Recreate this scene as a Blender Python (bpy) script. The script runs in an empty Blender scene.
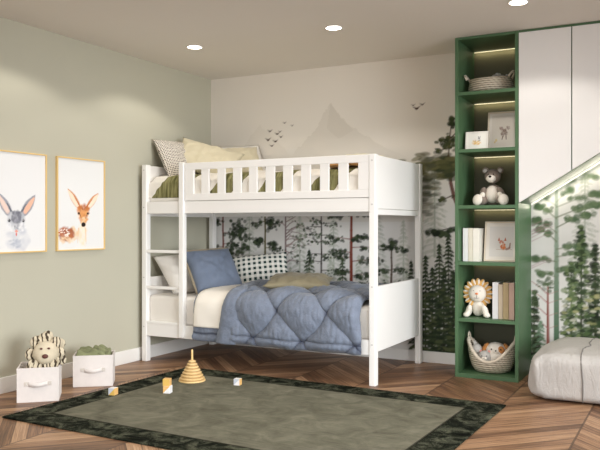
import bpy, bmesh, math, random
import numpy as np
from mathutils import Vector, Matrix, noise
random.seed(7)
rng = np.random.default_rng(11)
C = bpy.context.scene.collection
R = math.radians
PI = math.pi

# ------------------------------------------------------------------ helpers
def lin(c):
    out = []
    for v in c[:3]:
        v = v / 255.0
        out.append(v / 12.92 if v <= 0.04045 else ((v + 0.055) / 1.055) ** 2.4)
    return tuple(out)

def tag(o, label=None, cat=None, group=None, kind=None):
    if label: o['label'] = label
    if cat: o['category'] = cat
    if group: o['group'] = group
    if kind: o['kind'] = kind
    return o

def thing(name, label, cat, loc=(0, 0, 0), rz=0, group=None):
    o = bpy.data.objects.new(name, None)
    o.empty_display_size = 0.05
    C.objects.link(o)
    o.location = loc
    o.rotation_euler = (0, 0, rz)
    return tag(o, label, cat, group)

def root_matrix(o):
    m = Matrix.Translation(o.location) @ o.rotation_euler.to_matrix().to_4x4() @ Matrix.Diagonal((*o.scale, 1))
    return (root_matrix(o.parent) @ m) if o.parent else m

def obj(name, me, m, parent=None, world=False, smooth=None, bevel=0.0, label=None):
    """Link one mesh. world=True: its vertices are world coordinates, moved into the parent's frame."""
    if parent is not None and world:
        me.transform(root_matrix(parent).inverted())
    for mm in (m if isinstance(m, (list, tuple)) else [m]):
        me.materials.append(mm)
    o = bpy.data.objects.new(name, me)
    C.objects.link(o)
    if parent is not None:
        o.parent = parent
    if smooth is not None:
        me.polygons.foreach_set('use_smooth', [smooth] * len(me.polygons))
    if bevel:
        b = o.modifiers.new('edge', 'BEVEL')
        b.width = bevel; b.segments = 2; b.limit_method = 'ANGLE'; b.angle_limit = R(50)
    if label: o['label'] = label
    return o

class MB:
    def __init__(self): self.bm = bmesh.new()
    def box(self, lo, hi, mat=None, mi=0):
        x0, y0, z0 = lo; x1, y1, z1 = hi
        co = [(x0,y0,z0),(x1,y0,z0),(x1,y1,z0),(x0,y1,z0),(x0,y0,z1),(x1,y0,z1),(x1,y1,z1),(x0,y1,z1)]
        vs = [self.bm.verts.new((mat @ Vector(c)) if mat else c) for c in co]
        for f in ((0,3,2,1),(4,5,6,7),(0,1,5,4),(1,2,6,5),(2,3,7,6),(3,0,4,7)):
            fc = self.bm.faces.new([vs[i] for i in f]); fc.material_index = mi
        return self
    def prism(self, pts, axis, a, b):
        """polygon pts in the plane across `axis` ('y': pts are (x,z); 'x': (y,z); 'z': (x,y)), from a to b"""
        def p(q, t):
            return {'y': (q[0], t, q[1]), 'x': (t, q[0], q[1]), 'z': (q[0], q[1], t)}[axis]
        A = [self.bm.verts.new(p(q, a)) for q in pts]; B = [self.bm.verts.new(p(q, b)) for q in pts]
        n = len(pts)
        self.bm.faces.new(A); self.bm.faces.new(B[::-1])
        for i in range(n):
            self.bm.faces.new([A[i], B[i], B[(i + 1) % n], A[(i + 1) % n]])
        return self
    def lathe(self, prof, c=(0, 0, 0), seg=32, sx=1, sy=1, mat=None):
        rings = []
        for r, z in prof:
            if r < 1e-6:
                rings.append([self.bm.verts.new(self._t((c[0], c[1], c[2] + z), mat))])
            else:
                rings.append([self.bm.verts.new(self._t((c[0] + sx*r*math.cos(2*PI*i/seg), c[1] + sy*r*math.sin(2*PI*i/seg), c[2] + z), mat)) for i in range(seg)])
        for k in range(len(rings) - 1):
            a, b = rings[k], rings[k + 1]
            for i in range(seg):
                j = (i + 1) % seg
                if len(a) == 1 and len(b) == 1: continue
                if len(a) == 1: self.bm.faces.new([a[0], b[j], b[i]])
                elif len(b) == 1: self.bm.faces.new([a[i], a[j], b[0]])
                else: self.bm.faces.new([a[i], a[j], b[j], b[i]])
        return self
    def _t(self, p, mat): return (mat @ Vector(p)) if mat else p
    def ball(self, c, r, rot=None, seg=24, lump=0.0, freq=8.0):
        if not isinstance(r, (tuple, list)): r = (r, r, r)
        m = rot.to_4x4() if rot else Matrix.Identity(4)
        rings = seg // 2
        grid = []
        for i in range(rings + 1):
            th = PI * i / rings
            row = []
            for j in range(seg if 0 < i < rings else 1):
                ph = 2 * PI * j / seg
                d = Vector((math.sin(th)*math.cos(ph), math.sin(th)*math.sin(ph), math.cos(th)))
                k = 1 + (lump * noise.noise(d * freq * 0.3 + Vector(c) * 9) if lump else 0)
                v = m @ Vector((d.x*r[0]*k, d.y*r[1]*k, d.z*r[2]*k)) + Vector(c)
                row.append(self.bm.verts.new(v))
            grid.append(row)
        for i in range(rings):
            a, b = grid[i], grid[i + 1]
            for j in range(seg):
                k = (j + 1) % seg
                if len(a) == 1: self.bm.faces.new([a[0], b[j], b[k]])
                elif len(b) == 1: self.bm.faces.new([a[j], b[0], a[k]])
                else: self.bm.faces.new([a[j], b[j], b[k], a[k]])
        return self
    def tube(self, pts, r, seg=10, closed=False, flat=1.0):
        pts = [Vector(p) for p in pts]; n = len(pts)
        rr = r if isinstance(r, (list, tuple)) else [r] * n
        rings = []
        up = None
        for i, p in enumerate(pts):
            if closed: t = (pts[(i + 1) % n] - pts[i - 1]).normalized()
            else: t = (pts[min(i + 1, n - 1)] - pts[max(i - 1, 0)]).normalized()
            if up is None:
                up = Vector((0, 0, 1)) if abs(t.z) < .9 else Vector((1, 0, 0))
            s = t.cross(up).normalized(); up = s.cross(t).normalized()
            rings.append([self.bm.verts.new(p + (s*math.cos(2*PI*j/seg) + up*math.sin(2*PI*j/seg)*flat)*rr[i]) for j in range(seg)])
        m = n if closed else n - 1
        for i in range(m):
            a, b = rings[i], rings[(i + 1) % n]
            for j in range(seg):
                k = (j + 1) % seg
                self.bm.faces.new([a[j], a[k], b[k], b[j]])
        if not closed:
            self.bm.faces.new(rings[0][::-1]); self.bm.faces.new(rings[-1])
        return self
    def mesh(self, name='m'):
        bmesh.ops.recalc_face_normals(self.bm, faces=self.bm.faces)
        me = bpy.data.meshes.new(name); self.bm.to_mesh(me); self.bm.free()
        return me
    def build(self, name, m, parent=None, world=False, smooth=False, bevel=0.0, label=None):
        return obj(name, self.mesh(name), m, parent, world, smooth, bevel, label)

def grid_mesh(fn, nu, nv, name='sheet', uv=True):
    """fn(s,t)->Vector for s,t in 0..1; a sheet of (nu x nv) quads with UVs"""
    vs = [fn(i / nu, j / nv) for j in range(nv + 1) for i in range(nu + 1)]
    fs = [(j*(nu+1)+i, j*(nu+1)+i+1, (j+1)*(nu+1)+i+1, (j+1)*(nu+1)+i) for j in range(nv) for i in range(nu)]
    me = bpy.data.meshes.new(name); me.from_pydata([tuple(v) for v in vs], [], fs)
    if uv:
        ul = me.uv_layers.new(name='UVMap')
        for p in me.polygons:
            for li in p.loop_indices:
                k = me.loops[li].vertex_index
                ul.data[li].uv = ((k % (nu + 1)) / nu, (k // (nu + 1)) / nv)
    return me

# ------------------------------------------------------------------ materials
class NT:
    def __init__(self, name):
        self.m = bpy.data.materials.new(name); self.m.use_nodes = True
        self.t = self.m.node_tree; self.b = self.t.nodes['Principled BSDF']
    def node(self, kind, **kw):
        n = self.t.nodes.new(kind)
        for k, v in kw.items(): setattr(n, k, v)
        return n
    def link(self, a, b): self.t.links.new(a, b)
    def put(self, sock, v):
        if hasattr(v, 'is_output'): self.link(v, sock)
        else: sock.default_value = v
    def math(self, op, a, b=0.0, c=None):
        n = self.node('ShaderNodeMath', operation=op)
        self.put(n.inputs[0], a); self.put(n.inputs[1], b)
        if c is not None: self.put(n.inputs[2], c)
        return n.outputs[0]
    def mix(self, f, a, b):
        n = self.node('ShaderNodeMix', data_type='RGBA')
        self.put(n.inputs[0], f)
        self.put(n.inputs[6], (*a, 1) if isinstance(a, tuple) else a)
        self.put(n.inputs[7], (*b, 1) if isinstance(b, tuple) else b)
        return n.outputs[2]
    def noise(self, scale, detail=3, vec=None, rough=.5, coord='Object', dist=0.0):
        n = self.node('ShaderNodeTexNoise'); n.inputs['Scale'].default_value = scale
        n.inputs['Detail'].default_value = detail; n.inputs['Roughness'].default_value = rough
        n.inputs['Distortion'].default_value = dist
        if vec is None: vec = self.coord(coord)
        self.link(vec, n.inputs['Vector'])
        return n.outputs['Fac']
    def coord(self, k='Object'):
        if not hasattr(self, 'tc'): self.tc = self.node('ShaderNodeTexCoord')
        return self.tc.outputs[k]
    def mapv(self, vec, scale=(1, 1, 1), loc=(0, 0, 0), rot=(0, 0, 0)):
        n = self.node('ShaderNodeMapping'); self.link(vec, n.inputs['Vector'])
        n.inputs['Scale'].default_value = scale; n.inputs['Location'].default_value = loc; n.inputs['Rotation'].default_value = rot
        return n.outputs[0]
    def ramp(self, f, stops):
        n = self.node('ShaderNodeValToRGB'); self.link(f, n.inputs[0])
        el = n.color_ramp.elements
        while len(el) < len(stops): el.new(.5)
        for e, (p, c) in zip(el, stops): e.position = p; e.color = (*c, 1)
        return n.outputs[0]
    def bump(self, h, strength=.3, dist=.002):
        n = self.node('ShaderNodeBump'); n.inputs['Strength'].default_value = strength
        n.inputs['Distance'].default_value = dist
        self.link(h, n.inputs['Height']); self.link(n.outputs[0], self.b.inputs['Normal'])
    def base(self, v, rough=.6, spec=None):
        self.put(self.b.inputs['Base Color'], (*v, 1) if isinstance(v, tuple) else v)
        self.put(self.b.inputs['Roughness'], rough)
        if spec is not None: self.b.inputs['Specular IOR Level'].default_value = spec
        return self.m

def fabric(name, c, var=.12, scale=12, weave=450, rough=.85, bump=.35, sheen=.15):
    n = NT(name); a = lin(c); lo = tuple(x * (1 - var) for x in a); hi = tuple(min(1, x * (1 + var)) for x in a)
    m = n.base(n.mix(n.noise(scale, 4), lo, hi), rough, .2)
    n.bump(n.noise(weave, 2), bump, .0015)
    n.b.inputs['Sheen Weight'].default_value = sheen
    return m
def paint(name, c, rough=.45, var=.03, spec=.4):
    n = NT(name); a = lin(c)
    m = n.base(n.mix(n.noise(3, 3), tuple(x*(1-var) for x in a), tuple(min(1, x*(1+var)) for x in a)), rough, spec)
    n.bump(n.noise(120, 2), .05, .0008)
    return m
def wood(name, c1, c2, axis=2, scale=1.0, rough=.5):
    n = NT(name); s = [28*scale] * 3; s[axis] = 3*scale
    f = n.noise(1.0, 5, n.mapv(n.coord(), tuple(s)), .6)
    m = n.base(n.ramp(f, [(.3, lin(c1)), (.7, lin(c2))]), rough, .35)
    n.bump(f, .1, .001)
    return m
def glow(name, c, strength):
    n = NT(name)
    n.base((.8, .8, .8), .5)
    n.b.inputs['Emission Color'].default_value = (*lin(c), 1); n.b.inputs['Emission Strength'].default_value = strength
    return n.m

M = {}
M['white'] = paint('white_lacquer', (240, 238, 235), .38)
M['ceiling'] = paint('ceiling_paint', (228, 223, 216), .9, .01, .1)
M['sage'] = paint('sage_wall_paint', (184, 181, 164), .85, .02, .15)
M['plain'] = paint('plain_wall_paint', (150, 146, 140), .9, .01, .1)
M['trim'] = paint('trim_paint', (232, 230, 226), .5)
M['green'] = paint('green_lacquer', (77, 108, 76), .42, .03)
M['olive'] = paint('cabinet_back', (92, 90, 68), .6, .03)
M['door'] = paint('cabinet_door', (236, 234, 232), .5, .005)
M['sheet'] = fabric('white_cotton', (236, 231, 224), .04, 5)
M['pillow_white'] = fabric('pillow_cotton', (232, 227, 219), .05, 7)
M['cream'] = fabric('cream_fabric', (236, 230, 220), .05, 9)
M['cream_pillow'] = fabric('cream_pillow_satin', (216, 206, 178), .08, 9, rough=.6)
M['taupe'] = fabric('taupe_fabric', (150, 138, 118), .08)
M['sagecloth'] = fabric('sage_satin', (142, 133, 108), .18, 10, rough=.55, bump=.2)
M['blue'] = fabric('blue_quilt_cotton', (118, 130, 152), .22, 16, weave=250, rough=.6, bump=.3, sheen=.3)
M['bluepillow'] = fabric('blue_pillow_cotton', (108, 119, 138), .14, 14, weave=300, rough=.7)
M['green_throw'] = fabric('green_cloth', (126, 130, 96), .35, 26, weave=200)
M['box'] = fabric('storage_canvas', (222, 215, 211), .06, 30)
M['boxseam'] = fabric('storage_seam', (206, 198, 190), .05)
M['pouf'] = fabric('pouf_linen', (180, 176, 172), .10, 9, weave=150, bump=.6)
M['poufseam'] = fabric('pouf_seam', (120, 116, 112), .05)
M['gold'] = paint('frame_gilt_wood', (222, 190, 128), .4)
M['rope'] = fabric('rope', (214, 202, 184), .12, 60, weave=140, bump=.8)
M['cork'] = wood('birch', (206, 172, 116), (222, 192, 140), 2)
M['peg'] = wood('birch_peg', (222, 186, 120), (236, 205, 150), 2)
M['cubewood'] = wood('cube_wood', (226, 174, 104), (238, 196, 130), 0, 2)
M['cubewhite'] = paint('cube_white', (238, 236, 236), .5)
M['cubegrey'] = paint('cube_grey', (196, 202, 214), .5)
M['cubeochre'] = paint('cube_ochre', (222, 182, 96), .5)
M['plush_cream'] = fabric('plush_cream', (228, 218, 198), .1, 60, weave=160, bump=1.0)
M['plush_beige'] = fabric('plush_beige', (204, 192, 168), .1, 60, weave=160, bump=1.0)
M['plush_white'] = fabric('plush_white', (238, 230, 218), .06, 60, weave=160, bump=1.0)
M['plush_grey'] = fabric('plush_grey', (140, 126, 115), .15, 50, weave=150, bump=1.0)
M['plush_lightgrey'] = fabric('plush_light_grey', (196, 192, 186), .1, 50, weave=150, bump=1.0)
M['plush_gold'] = fabric('plush_gold', (226, 178, 108), .1, 50, weave=150, bump=.8)
M['plush_brown'] = fabric('plush_brown', (196, 134, 78), .12, 50, weave=150, bump=1.0)
M['pink'] = fabric('plush_pink', (238, 160, 148), .05)
M['dark'] = paint('dark_bead', (40, 30, 28), .25)
M['nosebrown'] = paint('nose_brown', (92, 52, 44), .5)
M['orange'] = paint('nose_orange', (224, 132, 76), .5)
M['screw'] = paint('screw_cap', (200, 198, 195), .4)
M['metal'] = paint('metal_ring', (210, 206, 200), .3)
M['tan'] = fabric('tan_cloth', (186, 140, 88), .12, 12)
M['greyfabric'] = fabric('shadow_grey', (120, 116, 110), .05)
M['led'] = glow('led_diffuser', (255, 236, 176), .45)
M['ledw'] = glow('led_diffuser_neutral', (255, 246, 228), .8)
M['lamp'] = glow('downlight_lens', (255, 244, 226), 14.0)
M['glass'] = NT('window_glass').m
g = M['glass'].node_tree.nodes['Principled BSDF']
g.inputs['Transmission Weight'].default_value = 1; g.inputs['Roughness'].default_value = 0; g.inputs['IOR'].default_value = 1.02
M['mirror'] = M['glass']

# art: base colour from the painted colour attribute of a print or wallpaper
def art_mat(name, rough=.8):
    n = NT(name); a = n.node('ShaderNodeVertexColor'); a.layer_name = 'Col'
    m = n.base(a.outputs['Color'], rough, .15)
    return m
M['art'] = art_mat('watercolour_print', .6)
M['mural'] = art_mat('mural_wallpaper', .85)

def linen(name, c):
    n = NT(name); a = lin(c)
    n.base(n.mix(n.noise(9, 5, None, .7), tuple(x*.86 for x in a), tuple(x*1.1 for x in a)), .9, .15)
    w = n.noise(1, 5, n.mapv(n.coord(), (22, 22, 7)), .65, dist=1.2)
    n.bump(n.math('ADD', w, n.math('MULTIPLY', n.noise(160, 2), .06)), .55, .018)
    return n.m
M['pouf'] = linen('creased_linen', (188, 184, 180))
# gingham (UV)
def gingham():
    n = NT('gingham_cotton')
    sx = n.node('ShaderNodeSeparateXYZ'); n.link(n.coord('UV'), sx.inputs[0])
    def stripe(s, k):
        return n.math('GREATER_THAN', n.math('FRACT', n.math('MULTIPLY', s, k)), .5)
    a = stripe(sx.outputs[0], 11); b = stripe(sx.outputs[1], 6)
    f = n.math('ADD', n.math('MULTIPLY', a, .5), n.math('MULTIPLY', b, .5))
    f2 = n.math('POWER', f, 2.6)
    n.base(n.mix(f2, lin((236, 234, 226)), lin((38, 62, 58))), .85, .2)
    n.bump(n.noise(400, 2), .3, .001)
    return n.m
M['gingham'] = gingham()
def dotted():
    n = NT('dotted_cotton')
    v = n.node('ShaderNodeTexVoronoi'); v.inputs['Scale'].default_value = 26; v.inputs['Randomness'].default_value = .15
    n.link(n.coord('UV'), v.inputs['Vector'])
    f = n.math('LESS_THAN', v.outputs['Distance'], .33)
    n.base(n.mix(f, lin((226, 218, 206)), lin((62, 54, 52))), .9, .2)
    n.bump(v.outputs['Distance'], .4, .003)
    return n.m
M['dotted'] = dotted()
def stripes(name, c1, c2, k):
    n = NT(name)
    w = n.node('ShaderNodeTexWave'); w.inputs['Scale'].default_value = k; w.inputs['Distortion'].default_value = 9
    n.link(n.coord('Object'), w.inputs['Vector'])
    n.base(n.ramp(w.outputs['Fac'], [(.18, lin(c1)), (.42, lin(c2))]), .85, .2)
    n.bump(n.noise(200, 2), .6, .002)
    return n.m
M['manestripe'] = stripes('mane_stripe', (70, 60, 48), (206, 194, 170), 11)
def coil(name, c1, c2, kz=58, kx=36):
    """woven rope: coil rows with slanted strands"""
    n = NT(name)
    w = n.node('ShaderNodeTexWave', bands_direction='Z'); w.inputs['Scale'].default_value = kz / 6.28 * 2
    n.link(n.coord('Object'), w.inputs['Vector'])
    w2 = n.node('ShaderNodeTexWave', bands_direction='DIAGONAL'); w2.inputs['Scale'].default_value = kx / 6.28 * 2.4
    w2.inputs['Distortion'].default_value = 1.5
    n.link(n.coord('Object'), w2.inputs['Vector'])
    h = n.math('MULTIPLY', n.math('POWER', w.outputs['Fac'], .6), n.math('ADD', n.math('MULTIPLY', w2.outputs['Fac'], .5), .5))
    n.base(n.ramp(h, [(.05, lin(c1)), (.45, lin(c2))]), .9, .15)
    n.bump(h, .9, .005)
    return n.m
M['coil'] = coil('woven_rope', (132, 116, 94), (222, 211, 192))

def floor_mat():
    n = NT('chevron_oak')
    s = n.node('ShaderNodeSeparateXYZ'); n.link(n.coord('Object'), s.inputs[0])
    x, y = s.outputs[0], s.outputs[1]
    xx = n.math('DIVIDE', n.math('SUBTRACT', x, 2.61), 1.06)
    t = n.math('MULTIPLY', n.math('ABSOLUTE', n.math('SUBTRACT', xx, n.math('ROUND', xx))), 1.06)
    v = n.math('DIVIDE', n.math('ADD', y, t), .112)
    col = n.math('FLOOR', n.math('DIVIDE', n.math('SUBTRACT', x, 2.61), .53))
    row = n.math('FLOOR', v)
    cid = n.node('ShaderNodeCombineXYZ'); n.link(col, cid.inputs[0]); n.link(row, cid.inputs[1])
    wn = n.node('ShaderNodeTexWhiteNoise', noise_dimensions='3D'); n.link(cid.outputs[0], wn.inputs['Vector'])
    al = n.node('ShaderNodeCombineXYZ')
    n.link(n.math('ADD', n.math('MULTIPLY', t, 2.2), n.math('MULTIPLY', wn.outputs['Value'], 37)), al.inputs[0])
    n.link(n.math('MULTIPLY', v, 4.2), al.inputs[1]); n.link(n.math('MULTIPLY', col, 3.3), al.inputs[2])
    g1 = n.node('ShaderNodeTexNoise'); g1.inputs['Scale'].default_value = 1.5; g1.inputs['Detail'].default_value = 6
    g1.inputs['Distortion'].default_value = 1.0; g1.inputs['Roughness'].default_value = .6
    n.link(al.outputs[0], g1.inputs['Vector'])
    al2 = n.mapv(al.outputs[0], (2.2, 6, 1))
    g2 = n.node('ShaderNodeTexNoise'); g2.inputs['Scale'].default_value = 2.0; g2.inputs['Detail'].default_value = 4
    n.link(al2, g2.inputs['Vector'])
    f = n.math('ADD', n.math('MULTIPLY', g1.outputs['Fac'], .75), n.math('ADD', n.math('MULTIPLY', g2.outputs['Fac'], .25), n.math('MULTIPLY', n.math('SUBTRACT', wn.outputs['Value'], .5), .25)))
    base = n.ramp(f, [(.28, lin((70, 47, 33))), (.42, lin((114, 82, 59))), (.56, lin((156, 119, 89))), (.74, lin((196, 161, 128)))])
    fr = n.math('FRACT', v)
    edge = n.math('MINIMUM', fr, n.math('SUBTRACT', 1.0, fr))
    seam = n.math('MINIMUM', n.math('MULTIPLY', t, 6.0), n.math('MULTIPLY', n.math('SUBTRACT', .53, t), 6.0))
    e = n.math('MINIMUM', edge, seam)
    gap = n.math('LESS_THAN', e, .035)
    n.base(n.mix(n.math('MULTIPLY', gap, .7), base, lin((58, 38, 26))), .42, .4)
    n.bump(n.math('SUBTRACT', f, n.math('MULTIPLY', gap, .6)), .12, .002)
    return n.m
M['floor'] = floor_mat()

def rug_mat(W, D, bd):
    n = NT('woven_rug')
    s = n.node('ShaderNodeSeparateXYZ'); n.link(n.coord('Object'), s.inputs[0])
    ax = n.math('SUBTRACT', W/2, n.math('ABSOLUTE', s.outputs[0])); ay = n.math('SUBTRACT', D/2, n.math('ABSOLUTE', s.outputs[1]))
    d = n.math('MINIMUM', ax, ay)
    isb = n.math('LESS_THAN', d, bd)
    big = n.noise(5.5, 5, None, .65, dist=.8)
    streak = n.noise(1, 4, n.mapv(n.coord(), (5, 90, 1)), .6)
    fine = n.noise(260, 2)
    a = n.math('ADD', n.math('MULTIPLY', big, .6), n.math('ADD', n.math('MULTIPLY', streak, .3), n.math('MULTIPLY', fine, .1)))
    cen = n.ramp(a, [(.3, lin((78, 77, 65))), (.5, lin((108, 106, 92))), (.7, lin((134, 131, 115)))])
    bor = n.ramp(n.math('ADD', n.math('MULTIPLY', n.noise(9, 5, None, .7, dist=1.0), .75), n.math('MULTIPLY', fine, .25)), [(.35, lin((9, 11, 8))), (.48, lin((30, 33, 26))), (.66, lin((98, 100, 84)))])
    col = n.mix(isb, cen, bor)
    line = n.math('LESS_THAN', n.math('ABSOLUTE', n.math('SUBTRACT', d, bd)), .008)
    n.base(n.mix(n.math('MULTIPLY', line, .7), col, lin((30, 30, 24))), .95, .1)
    n.bump(fine, .8, .003)
    n.b.inputs['Specular IOR Level'].default_value = .03
    return n.m

def duvet_mat():
    """white cotton with wide slanted olive-green bands (x, z in metres)"""
    n = NT('banded_duvet_cotton')
    s = n.node('ShaderNodeSeparateXYZ'); n.link(n.coord('Object'), s.inputs[0])
    x, y, z = s.outputs[0], s.outputs[1], s.outputs[2]
    w = n.noise(6, 2)
    ph = n.math('SUBTRACT', x, n.math('MULTIPLY', n.math('SUBTRACT', z, 1.5), .85))
    ph = n.math('ADD', ph, n.math('MULTIPLY', n.math('SUBTRACT', w, .5), .12))
    q = n.math('FRACT', n.math('ADD', n.math('DIVIDE', n.math('SUBTRACT', ph, .90), .455), .5))
    band = n.math('MULTIPLY', n.math('LESS_THAN', n.math('ABSOLUTE', n.math('SUBTRACT', q, .5)), .25), n.math('GREATER_THAN', ph, .66))
    band = n.math('MAXIMUM', band, n.math('LESS_THAN', n.math('ABSOLUTE', n.math('SUBTRACT', ph, .37)), .16))
    front = n.math('LESS_THAN', y, -.36)
    f = n.math('MULTIPLY', band, front)
    grn = n.ramp(n.noise(1, 3, n.mapv(n.coord(), (60, 8, 6))), [(.35, lin((84, 82, 46))), (.65, lin((150, 146, 102)))])
    n.base(n.mix(f, lin((234, 229, 220)), grn), .85, .2)
    n.bump(n.noise(20, 3), .4, .01)
    return n.m
M['duvet'] = duvet_mat()

def quilt_mat():
    n = NT('quilted_blue_cotton')
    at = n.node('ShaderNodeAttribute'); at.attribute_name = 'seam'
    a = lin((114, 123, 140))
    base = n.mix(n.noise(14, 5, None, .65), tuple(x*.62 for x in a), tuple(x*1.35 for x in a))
    n.base(n.mix(at.outputs['Fac'], base, lin((44, 50, 70))), .62, .25)  # dark stitching, with groove shade painted into the colour along the seams
    n.bump(n.math('ADD', n.math('MULTIPLY', n.noise(38, 4, None, .6, dist=.6), 1.0), n.math('MULTIPLY', n.noise(300, 2), .12)), .55, .010)
    n.b.inputs['Sheen Weight'].default_value = .25
    return n.m
M['quilt'] = quilt_mat()

# ------------------------------------------------------------------ painter for wallpaper and prints
class Canvas:
    def __init__(self, w, h, res, base):
        self.w, self.h, self.res = w, h, res
        self.nx, self.ny = int(round(w / res)) + 1, int(round(h / res)) + 1
        self.a = np.empty((self.ny, self.nx, 3)); self.a[:] = lin(base)
        self.X = np.linspace(0, w, self.nx); self.Z = np.linspace(0, h, self.ny)
    def win(self, x0, x1, z0, z1):
        i0 = max(0, int(x0 / self.res) - 1); i1 = min(self.nx, int(x1 / self.res) + 3)
        j0 = max(0, int(z0 / self.res) - 1); j1 = min(self.ny, int(z1 / self.res) + 3)
        if i0 >= i1 or j0 >= j1: return None
        return slice(j0, j1), slice(i0, i1), self.X[i0:i1][None, :], self.Z[j0:j1][:, None]
    def put(self, js, iss, al, col):
        al = al[..., None]; self.a[js, iss] = self.a[js, iss] * (1 - al) + np.array(lin(col)) * al
    def dab(self, x, z, rx, rz, col, alpha=1.0, ang=0.0, soft=.35):
        r = max(rx, rz) * 1.2
        w = self.win(x - r, x + r, z - r, z + r)
        if w is None: return
        js, iss, X, Z = w
        c, s = math.cos(ang), math.sin(ang)
        u = ((X - x) * c + (Z - z) * s) / rx; v = (-(X - x) * s + (Z - z) * c) / rz
        d = np.sqrt(u*u + v*v)
        al = np.clip((1 - d) / soft + .0, 0, 1) * alpha
        self.put(js, iss, al, col)
    def line(self, x0, z0, x1, z1, w0, w1, col, alpha=1.0):
        m = max(w0, w1) + self.res
        w = self.win(min(x0, x1) - m, max(x0, x1) + m, min(z0, z1) - m, max(z0, z1) + m)
        if w is None: return
        js, iss, X, Z = w
        dx, dz = x1 - x0, z1 - z0; L = dx*dx + dz*dz + 1e-12
        t = np.clip(((X - x0)*dx + (Z - z0)*dz) / L, 0, 1)
        d = np.sqrt((X - x0 - t*dx)**2 + (Z - z0 - t*dz)**2)
        wd = w0 + (w1 - w0) * t
        self.put(js, iss, np.clip((wd - d) / (self.res * .9) + .5, 0, 1) * alpha * np.clip(wd / (self.res * .5), 0, 1), col)
    def path(self, pts, w0, w1, col, alpha=1.0):
        n = len(pts) - 1
        for i in range(n):
            self.line(*pts[i], *pts[i+1], w0 + (w1-w0)*i/n, w0 + (w1-w0)*(i+1)/n, col, alpha)
    def poly(self, pts, col, alpha=1.0):
        xs = [p[0] for p in pts]; zs = [p[1] for p in pts]
        w = self.win(min(xs), max(xs), min(zs), max(zs))
        if w is None: return
        js, iss, X, Z = w
        ins = np.zeros((Z.shape[0], X.shape[1]), bool)
        n = len(pts)
        for i in range(n):
            x0, z0 = pts[i]; x1, z1 = pts[(i + 1) % n]
            if z0 == z1: continue
            cnd = ((z0 <= Z) & (Z < z1)) | ((z1 <= Z) & (Z < z0))
            xi = x0 + (Z - z0) * (x1 - x0) / (z1 - z0)
            ins ^= cnd & (X < xi)
        self.put(js, iss, ins * alpha, col)
    def clump(self, x, z, rx, rz, n, size, cols, alpha=.9, flat=.7):
        for _ in range(n):
            a = random.gauss(0, .5); b = random.gauss(0, .5)
            s = size * random.uniform(.6, 1.3)
            self.dab(x + a*rx, z + b*rz, s, s*flat*random.uniform(.8, 1.5), random.choice(cols), alpha*random.uniform(.6, 1), random.uniform(-.5, .5))
    def stretch(self, kx, kz, cx, cz, sx=0, sz=0):
        i = np.clip(np.round(((self.X - sx - cx)/kx + cx)/self.res), 0, self.nx-1).astype(int)
        j = np.clip(np.round(((self.Z - sz - cz)/kz + cz)/self.res), 0, self.ny-1).astype(int)
        self.a = self.a[j][:, i]
        return self
    def mesh(self, origin, du, dv, name='painting'):
        """lay the canvas out from origin along du (canvas x) and dv (canvas z)"""
        o, du, dv = np.array(origin), np.array(du), np.array(dv)
        P = o + self.X[None, :, None] * du + self.Z[:, None, None] * dv
        P = P.reshape(-1, 3); nx, ny = self.nx, self.ny
        idx = np.arange(nx*ny).reshape(ny, nx)
        q = np.stack([idx[:-1, :-1], idx[:-1, 1:], idx[1:, 1:], idx[1:, :-1]], -1).reshape(-1, 4)
        me = bpy.data.meshes.new(name)
        me.vertices.add(len(P)); me.vertices.foreach_set('co', P.ravel())
        me.loops.add(q.size); me.loops.foreach_set('vertex_index', q.ravel().astype(np.int32))
        me.polygons.add(len(q)); me.polygons.foreach_set('loop_start', (np.arange(len(q))*4).astype(np.int32))
        me.update(calc_edges=True); me.validate()
        ca = me.color_attributes.new('Col', 'FLOAT_COLOR', 'POINT')
        col = np.ones((len(P), 4), np.float32); col[:, :3] = self.a.reshape(-1, 3)
        ca.data.foreach_set('color', col.ravel())
        return me

# ------------------------------------------------------------------ ROOM
RX, RY, H = 6.3, -8.4, 2.614
def struct(name, mb, m, smooth=False, bevel=0.0):
    o = mb.build(name, m, None, smooth=smooth, bevel=bevel); o['kind'] = 'structure'; return o
struct('floor', MB().box((-.1, RY-.1, -.1), (RX+.1, .1, 0)), M['floor'])
struct('ceiling', MB().box((-.1, RY-.1, H), (RX+.1, .1, H+.1)), M['ceiling'])
struct('wall_left', MB().box((-.1, RY, 0), (0, .0, H)), M['sage'])

def wall_with_opening(name, axis, p0, p1, a0, a1, o0, o1, z0, z1):
    b = MB()
    def bx(u0, u1, v0, v1):
        if axis == 'x': b.box((p0, u0, v0), (p1, u1, v1))
        else: b.box((u0, p0, v0), (u1, p1, v1))
    bx(a0, o0, 0, H); bx(o1, a1, 0, H); bx(o0, o1, 0, z0); bx(o0, o1, z1, H)
    return struct(name, b, M['plain'])
W1 = (-5.9, -1.9, .35, 2.25)      # window in the right wall: y0, y1, z0, z1
W2 = (1.6, 5.2, .5, 2.25)         # window behind the camera: x0, x1, z0, z1
wall_with_opening('wall_right', 'x', RX, RX+.1, RY, 0, W1[0], W1[1], W1[2], W1[3])
wall_with_opening('wall_front', 'y', RY-.1, RY, 0, RX, W2[0], W2[1], W2[2], W2[3])
def window(name, axis, p, a0, a1, z0, z1):
    b = MB(); t = .05
    def bx(u0, u1, v0, v1):
        if axis == 'x': b.box((p, u0, v0), (p+.06, u1, v1))
        else: b.box((u0, p, v0), (u1, p+.06, v1))
    n = 3
    bx(a0, a1, z0, z0+t); bx(a0, a1, z1-t, z1)
    for i in range(n+1):
        c = a0 + (a1-a0-t)*i/n; bx(c, c+t, z0+t, z1-t)
    o = struct(name, b, M['white'])
    return o
window('window_1', 'x', RX+.02, *W1[:2], *W1[2:])
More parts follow.
